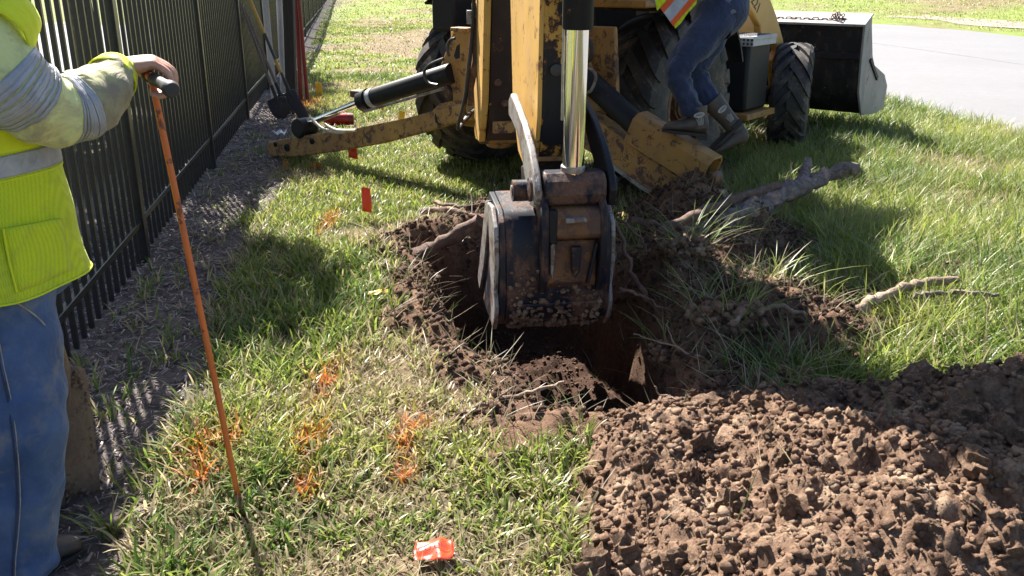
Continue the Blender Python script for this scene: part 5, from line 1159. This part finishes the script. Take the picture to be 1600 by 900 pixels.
def head(c, fwd, parent, mbs, hat):
    c = Vector(c); f = Vector(fwd).normalized(); s = f.cross(UP).normalized()
    prof = [(.012, -.115), (.045, -.11), (.06, -.085), (.07, -.05), (.078, 0), (.08, .04), (.074, .075), (.055, .105), (.02, .12)]
    rings = [[c + UP * z + f * (r_ * 1.22 * math.cos(a) + (.012 if z < -.03 else 0)) + s * (r_ * .98 * math.sin(a)) for a in [2 * math.pi * j / 22 for j in range(22)]] for r_, z in prof]
    m = MB().loft(rings); m.tube([c + f * .092 + UP * .012, c + f * .112 - UP * .022, c + f * .098 - UP * .036], [.008, .015, .012], 8)
    for sg in (-1, 1):
        e = c + s * (sg * .08); m.tube([e + UP * .022, e + s * sg * .012 - f * .006, e - UP * .03], [.013, .016, .01], 8); m.tube([c + f * .085 + s * sg * .045 + UP * .03, c + f * .094 + s * sg * .02 + UP * .032], [.008, .009], 6)
    m.tube([c + f * .088 - UP * .062 - s * .022, c + f * .097 - UP * .06, c + f * .088 - UP * .062 + s * .022], .006, 6)
    mbs.append(m)
    for sg in (-1, 1):
        e = c + f * .085 + s * (sg * .031) + UP * .015; ev, ef = ico(2); MB().add([e + Vector(v) * .0125 for v in ev], [list(x) for x in ef]).build('eye', 'hat', parent); MB().lathe([(.006, 0), (.005, .0015), (.0005, .002)], e + f * .0118, f, 12).build('iris', 'ink', parent)
    hr = [[c + UP * z - f * .012 + f * (r_ * 1.2 * math.cos(a)) + s * (r_ * math.sin(a)) for a in [2 * math.pi * j / 24 for j in range(24)]] for r_, z in [(.082, -.02), (.086, .03), (.083, .07), (.064, .105), (.03, .125), (.004, .128)]]
    back = MB().loft([[p if (p - c).dot(f) < .05 or (p - c).z > .062 else p - f * .03 for p in r_] for r_ in hr]); back.build('hair', 'hair', parent, smooth=60)
    if hat:
        rg = [[c + UP * (z + .035) + f * (r_ * 1.15 * math.cos(a) + (.035 if z < .03 and math.cos(a) > 0 else 0) * math.cos(a)) + s * (r_ * math.sin(a)) for a in [2 * math.pi * j / 32 for j in range(32)]] for r_, z in [(.128, .018), (.13, .025), (.112, .034), (.11, .06), (.098, .095), (.07, .125), (.03, .138), (.004, .14)]]
        MB().loft(rg).build('hard_hat', 'hat', parent, smooth=50)

# ---- worker with the probe rod
pw = thing('person', (-1.32, 2.32, 0), 'person in lime safety vest and blue jeans gripping the probe rod', 'person')
TC = Vector((-1.37, 2.34, 0))
torso = [TC + Vector((0, 0, .815)), TC + Vector((.0, 0, .96)), TC + Vector((.005, 0, 1.12)), TC + Vector((.0, 0, 1.28)), TC + Vector((-.01, 0, 1.42)), TC + Vector((-.015, 0, 1.50)), TC + Vector((-.015, 0, 1.535))]
tr = [(.178, .245), (.165, .24), (.15, .228), (.15, .225), (.14, .215), (.11, .165), (.075, .085)]
C_ = Vector((-1.012, 2.585, 1.326)); bdir = Vector((.60, -.78, -.10)).normalized(); fw = Vector((.93, .36, -.04)).normalized()
W_ = C_ - fw * .082 + UP * .024 + bdir * .0
arm = [(-1.31, 2.20, 1.475), (-1.215, 2.205, 1.36), (-1.165, 2.305, 1.272), (-1.108, 2.42, 1.288), tuple(W_)]
hand = MB(); hp_ = []
def ell(c, d, s, L0, prof):   # palm: flattened loft
    r_ = []; b = d.cross(s).normalized()
    for (t, w, h) in prof: r_.append([c + d * (L0 * t) + s * (w * math.cos(a)) + b * (h * math.sin(a)) for a in [2 * math.pi * j / 18 for j in range(18)]])
    return MB().loft(r_)
sidev = (bdir - fw * bdir.dot(fw)).normalized()
pd = (fw + UP * .22).normalized()
palm = ell(W_ - pd * .03, pd, sidev, .135, [(-.2, .030, .026), (0, .031, .025), (.2, .035, .026), (.45, .046, .026), (.7, .049, .023), (.92, .047, .018), (1.0, .040, .012)])
hb_ = [palm]; kn_ = W_ - pd * .03 + pd * .122
for i, (o_s, ln, rr_) in enumerate(((-.036, 1.0, .0118), (-.012, 1.08, .0120), (.012, 1.02, .0115), (.035, .86, .0105))):
    k0 = kn_ + sidev * o_s - UP * .002; a1 = C_ + sidev * o_s
    p1 = a1 + fw * (.052 * ln) + UP * .016; p2 = a1 + fw * (.050 * ln) - UP * .026; p3 = a1 + fw * .018 - UP * .044; p4 = a1 - fw * .008 - UP * .036
    hb_.append(limb([k0 - pd * .03, k0, p1, p2, p3, p4], [rr_ * 1.0, rr_ * 1.12, rr_ * 1.05, rr_, rr_ * .95, rr_ * .75], 12))
tb = W_ + pd * .018 - sidev * .026
hb_.append(limb([tb, tb + pd * .03 - sidev * .014 - UP * .016, C_ - sidev * .046 - UP * .024 + fw * .002, C_ - sidev * .030 - UP * .036 + fw * .022], [.016, .0155, .0125, .009], 12))
mbs = hb_ + [limb([torso[0] + UP * .1, torso[2], torso[4], torso[5]], [.11, .11, .11, .06]), limb([TC + Vector((-.015, 0, 1.42)), TC + Vector((-.01, 0, 1.52)), TC + Vector((.01, 0, 1.62))], [.07, .056, .055]),
             limb([TC + Vector((-.02, 0, 1.40))] + arm[:1] + arm[1:], [.06, .055, .045, .042, .036, .026]),
             limb([TC + Vector((-.02, 0, 1.40)), (-1.36, 2.55, 1.42), (-1.44, 2.62, 1.15), (-1.44, 2.66, .95), (-1.43, 2.66, .87)], [.06, .055, .045, .032, .028]),
             ell(Vector((-1.43, 2.66, .87)), Vector((.25, .0, -1)).normalized(), Vector((1, 0, .25)).normalized(), .1, [(0, .025, .02), (.4, .04, .016), (1, .038, .013)]),
             limb([TC + Vector((0, -.08, .88)), (-1.345, 2.255, .78), (-1.325, 2.185, .5), (-1.37, 2.14, .1)], [.08, .07, .055, .04]), limb([TC + Vector((0, .08, .88)), (-1.45, 2.455, .78), (-1.52, 2.48, .5), (-1.60, 2.50, .1)], [.08, .075, .055, .04])]
for i in range(4): mbs.append(limb([Vector((-1.405, 2.645 + .0 * i, .775)) + Vector((-.035 + .023 * i, .0, 0)), Vector((-1.40, 2.64, .74)) + Vector((-.035 + .023 * i, -.005, 0)), Vector((-1.395, 2.625, .70)) + Vector((-.035 + .023 * i, -.01, 0))], [.010, .0095, .008], 10))
mbs.append(limb([(-1.45, 2.64, .85), (-1.45, 2.62, .81), (-1.44, 2.61, .78)], [.012, .011, .009], 10))
head(TC + Vector((.03, .01, 1.70)), (1, .35, -.15), pw, mbs, True)
body_mesh(mbs, .0042, pw)
for i in range(4):
    pass
# jeans
def jeans(hipc, legs, rads, mat, par, seed, waist):
    for k, (lp, rd) in enumerate(zip(legs, rads)):
        o = garment(lp, rd, (1, 0, 0), 70, 40, .013, (2.6, 7), seed + k * 5).build('trouser_leg', mat, par, smooth=80); solid(o, .003)
    return solid(garment(*waist, (1, 0, 0), 16, 40, .005, (2, 5), seed + 9).build('trouser_seat', mat, par, smooth=80), .003)
LR = [(-1.35, 2.265, .84), (-1.34, 2.24, .74), (-1.325, 2.20, .56), (-1.325, 2.17, .46), (-1.345, 2.15, .28), (-1.375, 2.135, .12), (-1.385, 2.13, .03)]
LL = [(-1.40, 2.44, .90), (-1.46, 2.45, .74), (-1.51, 2.47, .52), (-1.54, 2.48, .3), (-1.57, 2.50, .04)]
jeans(None, [LR, LL], [[(.128, .112), (.126, .112), (.118, .11), (.115, .105), (.105, .10), (.10, .095), (.105, .10)], [(.145, .12), (.125, .11), (.115, .10), (.10, .095), (.10, .095)]], 'denim', pw, 2, ([TC + Vector((-.02, 0, .78)), TC + Vector((-.015, 0, .90)), TC + Vector((-.01, 0, 1.0))], [(.15, .215), (.158, .22), (.15, .205)]))
def on_leg(z, a, off=.004):
    for i in range(len(LR) - 1):
        (p, q_) = Vector(LR[i]), Vector(LR[i + 1])
        if q_.z <= z <= p.z:
            t = (p.z - z) / (p.z - q_.z); c = p + (q_ - p) * t; RX = [.128, .126, .118, .115, .105, .10, .105]; RY = [.112, .112, .11, .105, .10, .095, .10]
            rx = RX[i] + (RX[i + 1] - RX[i]) * t + off; ry = RY[i] + (RY[i + 1] - RY[i]) * t + off; return c + Vector((math.cos(a) * rx, math.sin(a) * ry, 0))
M['seam'] = plain('tan_seam_thread', (.42, .36, .27), (.25, .22, .2), 60, .8)
MB().tube([on_leg(z, R(-74 + 6 * math.sin(z * 6)), .006) for z in np.linspace(.835, .06, 60)], .0028, 6).build('side_seam', 'denim_dark', pw)
MB().tube([on_leg(z, R(-70 + 6 * math.sin(z * 6)), .0055) for z in np.linspace(.835, .06, 60)], .0014, 5).build('seam_thread', 'seam', pw)
MB().tube([on_leg(.825 - .09 * t, R(-62 + 50 * t - 12 * t * t), .006) for t in np.linspace(0, 1, 14)], .0022, 5).build('front_pocket_seam', 'seam', pw)
pk_ = [on_leg(z, R(a), .0065) for z, a in [(.80, -140), (.66, -138), (.63, -122), (.66, -104), (.80, -100)]]
MB().tube(pk_, .0022, 5).build('back_pocket_seam', 'seam', pw)
# sleeve, cuff and bands
arad = [(.122, .115), (.104, .102), (.092, .090), (.086, .082), (.054, .050)]
sl_ = garment(arm, arad, (0, 0, 1), 60, 40, .010, (2.3, 9), 4, 0, .58).build('sleeve', 'shirt', pw, smooth=80); solid(sl_, .002)
sl2 = garment(arm, arad, (0, 0, 1), 60, 40, .011, (2.3, 9), 4, .566, .95).build('forearm_sleeve', 'shirt_dirty', pw, smooth=80); solid(sl2, .002)
def bands(t0, t1, k, nm, tilt=0):
    mb = MB()
    for i in range(k):
        a = t0 + (t1 - t0) * i / k; b = a + (t1 - t0) / k * .85; a_ = round(a * 240) / 240; b_ = max(a_ + 1 / 240, round(b * 240) / 240)
        g_ = garment(arm, arad, (0, 0, 1), 240, 40, .010, (2.3, 9), 4, a_, b_, .0022, True); mb.add(g_.v, g_.f)
    o = mb.build(nm, 'silver', pw, smooth=80); solid(o, .0012)
bands(.235, .36, 8, 'reflective_band'); bands(.555, .665, 8, 'reflective_band')
cf = garment(arm, arad, (0, 0, 1), 80, 36, .003, (2, 5), 4, .9, .985, .006).build('cuff', 'vest_plain', pw, smooth=80); solid(cf, .004)
# vest
def vdr(u, a): return .010 * math.sin(5 * a + 3 * u) * (1 - u)
vs_ = garment(torso, tr, (1, 0, 0), 70, 56, .006, (2.0, 4), 6, 0, 1, 0, True, vdr).build('vest', 'vest', pw, smooth=80); solid(vs_, .004)
def vband(t0, t1, nm, mt, of): o = garment(torso, tr, (1, 0, 0), 210, 56, .006, (2.0, 4), 6, t0, t1, of, True, vdr).build(nm, mt, vs_, smooth=80); solid(o, .003); return o
vband(.335, .395, 'reflective_stripe', 'silver', .004); vband(.395, .48, 'upper_stripe_border', 'vest_plain', .003); vband(.325, .335, 'lower_stripe_border', 'vest_plain', .003)
vband(.0, .014, 'hem', 'vest_plain', .004)
ev_ = [TC + Vector((-.02, -.04, 1.43)), TC + Vector((.03, -.12, 1.47)), TC + Vector((.05, -.20, 1.455))]
shd = garment([(-1.262, 2.30, 1.50), (-1.25, 2.24, 1.485), (-1.242, 2.19, 1.455)], [(.085, .10), (.098, .105), (.10, .10)], (0, 0, 1), 14, 32, .004, (2, 4), 3).build('vest_shoulder', 'vest_plain', vs_, smooth=80); solid(shd, .004)
# pocket patch on the vest front
P_, Q_ = resample(torso, tr, 70)
def on_vest(z, a, off):
    i = min(range(71), key=lambda k: abs(P_[k].z - z)); d = .012 * 0 + vdr(i / 70, a) + off; return Vector((P_[i].x + math.cos(a) * (Q_[i][0] + d), P_[i].y - math.sin(-a) * (Q_[i][1] + d), z))
pv = []; pf = []
for j in range(9):
    for i in range(9): pv.append(on_vest(.845 + .165 * j / 8 - .02 * (i / 8) * (j / 8), R(-50 + 46 * i / 8), .008 + .010 * (j / 8) ** 3))
for j in range(8):
    for i in range(8): pf.append((j * 9 + i, j * 9 + i + 1, (j + 1) * 9 + i + 1, (j + 1) * 9 + i))
solid(MB().add(pv, pf).build('pocket', 'vest', vs_, smooth=60), .004)
MB().tube([pv[j * 9] for j in range(8, -1, -1)], .003, 5).build('pocket_edge', 'vest_plain', vs_)
# boots
def boot(heel, toe, up, ankle, par, emblem=False, sh=.20, wdt=.046, side_sign=1):
    heel, toe, ankle = Vector(heel), Vector(toe), Vector(ankle); d = (toe - heel); L = d.length; d.normalize(); u = Vector(up); u = (u - d * u.dot(d)).normalized(); s = d.cross(u).normalized()
    prof = [(0, .55, .04, .045), (.04, .80, .05, .055), (.14, .92, .06, .06), (.30, .92, .055, .052), (.45, .92, .045, .042), (.62, 1.04, .036, .034), (.78, 1.0, .030, .028), (.90, .80, .025, .023), (.97, .50, .018, .016), (1.0, .18, .010, .010)]
    rg = [[heel + d * (L * t) + u * (.022 + hc + hh * math.sin(a)) + s * (wdt * w * math.cos(a)) for a in [2 * math.pi * j / 20 for j in range(20)]] for t, w, hc, hh in prof]
    m = MB().loft(rg); base = heel + d * (L * .17) + u * .05; top = ankle
    P, Q = resample([base, base + (top - base) * .35, top], [(.058, .050), (.055, .050), (.072, .064)], 14); fr_ = path_frames(P, d)
    m.loft([[p + sx * (Q[i][0] * math.cos(a)) + b * (Q[i][1] * math.sin(a)) for a in [2 * math.pi * j / 20 for j in range(20)]] for i, (p, t, sx, b) in enumerate(fr_)])
    o = m.build('boot', 'leather', par, smooth=60)
    out = [(-.01, .85), (.10, 1.0), (.28, .90), (.45, .92), (.62, 1.08), (.80, 1.0), (.93, .66), (1.02, .2)]
    pl_ = [heel + d * (L * t) + s * (wdt * 1.04 * w) for t, w in out] + [heel + d * (L * t) - s * (wdt * 1.04 * w) for t, w in out[::-1]]
    MB().prism([p + u * .018 for p in pl_], u, .018).build('sole', 'sole', o, bev=.003)
    hl_ = pl_[:3] + pl_[-3:]; MB().prism([p - u * .0 for p in hl_], u, .020).build('heel', 'sole', o, bev=.003)
    if emblem:
        sg = -1 if s.y > 0 else 1; n = s * sg; ax = (top - base).normalized(); fx = ax.cross(n).normalized(); fx = fx if fx.x > 0 else -fx
        c = base + (top - base) * .72 + n * .0625
        ov = [c + fx * (.034 * math.cos(a)) + ax * (.016 * math.sin(a)) - n * (.010 * abs(math.cos(a)) ** 2) for a in [2 * math.pi * j / 20 for j in range(20)]]
        MB().prism(ov, n, .003).build('emblem_patch', 'stitch', o)
        text_mesh('ARIAT', .017, 'ink', 'lettering', o, c + n * .004, fx, ax, .0006)
        c2 = base + (top - base) * .45 + n * .055
        for k in range(-2, 3):
            q0 = c2 + fx * (.010 * k) + ax * (.022 - .004 * abs(k)); q1 = c2 + fx * (.006 * k) - ax * .028
            MB().tube([q0, (q0 + q1) / 2 + n * .004, q1], .0022, 5).build('stitched_line', 'stitch', o)
    return o
boot((-1.47, 2.08, 0), (-1.25, 2.23, 0), (0, 0, 1), (-1.385, 2.14, .2), pw)
boot((-1.66, 2.50, 0), (-1.41, 2.45, 0), (0, 0, 1), (-1.57, 2.49, .2), pw)

# ---- probe rod with T handle
rt = gz(377, 792); pr = thing('probe_rod', rt, 'orange steel probe rod with black T handle, held upright by the worker', 'probe rod')
MB().tube([rt - UP * .06, rt + (C_ - rt) * .3, rt + (C_ - rt) * .7, C_], [.0085, .0095, .0095, .0095], 14).build('shaft', 'rod_orange', pr)
MB().tube([C_ - bdir * .15, C_ + bdir * .15], .0125, 14).build('crossbar', 'rod_orange', pr)
for sg in (-1, 1):
    d = bdir * sg; MB().lathe([(.015, .02), (.019, .025), (.0165, .05), (.017, .11), (.019, .135), (.0225, .15), (.0235, .165), (.019, .174), (.004, .176)], C_, d, 22).build('grip', 'grip', pr)
# ---- mud-caked spade standing behind the leg
sb = gz(131, 778); sp = shovel(sb + Vector((-.005, .0, -.03)), sb + Vector((-.012, .04, .44)), sb + Vector((-.13, .07, 1.38)), .062, 'wood_handle', 'muddy_blade', 'mud-caked narrow spade standing in the ground behind the worker\'s leg', False, bow=.012, group='spade by the worker', hand_r=.018)
del sp['group']
nm2 = 170; tt = rng.random(nm2); ss = rng.uniform(-.058, .058, nm2); b_ax = Vector((-.007, .04, .47)); vd_ = (sb - Vector((0, 0, CAM_H))).normalized(); sd_ = b_ax.normalized().cross(vd_).normalized(); nn_ = sd_.cross(b_ax.normalized()); nn_ = nn_ if nn_.y < 0 else -nn_
Pm = np.array([tuple(root_inv(sp) @ (sb + Vector((-.005, 0, -.03)) + b_ax * float(t_) + sd_ * float(s_) + nn_ * .004)) for t_, s_ in zip(tt, ss)])
Vm, Fm = clods(Pm, rng.uniform(.003, .013, nm2), 1); tag(np_obj('caked_mud', Vm, Fm, 'muddy_blade', sp, None, False), kind='stuff')

# ---- operator on the stabilizer
_gy = gy; YO = onp(1072, 226, GP, MH).y - .03 - 5.95
def gy(u, v, y): return _gy(u, v, y + YO)
po = thing('person', gy(1090, 214, 6.0), 'person in dark blue jeans and boots perched on the right stabilizer of the backhoe', 'person')
hipN, kneeN, ankN = gy(1126, 12, 6.08), gy(1060, 112, 5.95), gy(1084, 172, 5.97)
hipF, kneeF, ankF = gy(1132, 12, 6.28), gy(1090, 112, 6.22), gy(1112, 158, 6.16)
jl = [[hipN, gy(1098, 58, 6.0), gy(1066, 98, 5.95), gy(1060, 122, 5.95), gy(1071, 150, 5.96), gy(1082, 174, 5.97)], [hipF, gy(1110, 60, 6.25), gy(1088, 104, 6.22), gy(1094, 128, 6.2), gy(1112, 160, 6.16)]]
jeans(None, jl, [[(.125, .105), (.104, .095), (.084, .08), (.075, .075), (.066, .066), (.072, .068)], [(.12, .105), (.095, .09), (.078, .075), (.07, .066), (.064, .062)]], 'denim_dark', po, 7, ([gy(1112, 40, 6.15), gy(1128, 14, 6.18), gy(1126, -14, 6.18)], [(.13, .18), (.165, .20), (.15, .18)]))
tb0 = [gy(1124, 22, 6.18), gy(1118, -10, 6.18), gy(1100, -55, 6.16), gy(1080, -95, 6.14), gy(1068, -118, 6.12)]
solid(garment(tb0, [(.165, .20), (.16, .195), (.155, .20), (.15, .20), (.08, .10)], (1, 0, 0), 40, 40, .012, (2.2, 5), 5).build('shirt', 'grey_shirt', po, smooth=80), .003)
sh_n, sh_f = gy(1076, -95, 5.95), gy(1076, -95, 6.33)
armn = [sh_n, gy(1050, -60, 5.9), gy(1012, -70, 5.92)]; armf = [sh_f, gy(1045, -65, 6.4), gy(1005, -75, 6.38)]
for a_, n_ in ((armn, 0), (armf, 1)): solid(garment(a_, [(.08, .08), (.068, .066), (.05, .048)], (0, 0, 1), 30, 24, .008, (2, 7), n_).build('sleeve', 'grey_shirt', po, smooth=80), .003)
mb2 = [limb([tb0[0], tb0[2], tb0[3], gy(1062, -128, 6.12)], [.11, .12, .10, .055]), limb([tb0[3]] + armn + [gy(992, -72, 5.92)], [.06, .05, .045, .035, .028]), limb([tb0[3]] + armf + [gy(985, -77, 6.38)], [.06, .05, .045, .035, .028]),
       limb([tb0[0], hipN, kneeN, ankN, ankN - UP * .1], [.09, .08, .055, .042, .04]), limb([tb0[0], hipF, kneeF, ankF, ankF - UP * .08], [.09, .08, .055, .042, .04])]
for e, yy in ((gy(985, -72, 5.92), -1), (gy(978, -77, 6.38), 1)):
    for k in range(4): mb2.append(limb([e + Vector((.02, -.03 + .02 * k, 0)), e + Vector((-.04, -.03 + .02 * k, -.005)), e + Vector((-.06, -.03 + .02 * k, -.035)), e + Vector((-.045, -.03 + .02 * k, -.055))], [.013, .0115, .0105, .009], 10))
    mb2.append(ell(e + Vector((.045, 0, 0)), Vector((-1, 0, 0)), Vector((0, 1, 0)), .08, [(0, .028, .02), (.5, .042, .018), (1, .042, .014)])); mb2.append(limb([e + Vector((.02, -.035 * yy, -.005)), e + Vector((-.02, -.055 * yy, -.02)), e + Vector((-.04, -.05 * yy, -.04))], [.015, .0125, .010], 10))
head(gy(1050, -158, 6.12), (-1, -.2, -.35), po, mb2, True)
body_mesh(mb2, .0075, po)
# vest hanging open at the front
vo_ = garment([gy(1106, -30, 6.16), gy(1092, -66, 6.15), gy(1078, -98, 6.13)], [(.172, .212), (.168, .215), (.15, .2)], (1, 0, 0), 24, 40, .008, (2, 4), 3).build('vest', 'vest', po, smooth=80); solid(vo_, .004)
vp = [(1014, -45), (1022, -8), (1027, 17), (1034, 9), (1040, 6), (1048, 30), (1055, 45), (1064, 36), (1075, 20), (1088, 6), (1092, -30), (1060, -60)]
NV = Vector((.10, -1, .08)).normalized(); VP = gy(1050, 10, 5.86)
flap = MB().prism([onp(u, v, VP, NV) for u, v in vp], NV, .010).build('vest_flap', 'vest', po, bev=.004)
for pts_, mt in (([(1031, 12), (1037, 20), (1073, -22), (1066, -28)], 'orange_tape'), ([(1037, 20), (1047, 34), (1084, -10), (1073, -22)], 'silver'), ([(1047, 34), (1052, 41), (1091, -4), (1084, -10)], 'orange_tape')):
    MB().prism([onp(u, v, VP, NV) for u, v in pts_], NV, .013).build('tape', mt, flap)
boot(gy(1102, 215, 5.95), gy(1035, 208, 5.93), (0, 0, 1), gy(1087, 168, 5.97), po, True, wdt=.048)
bo2h, bo2t = gy(1153, 188, 6.12), gy(1106, 232, 6.06)
boot(bo2h, bo2t, (bo2t - bo2h).cross(Vector((0, 1, 0))) * 1, gy(1112, 157, 6.15), po, True, wdt=.048)
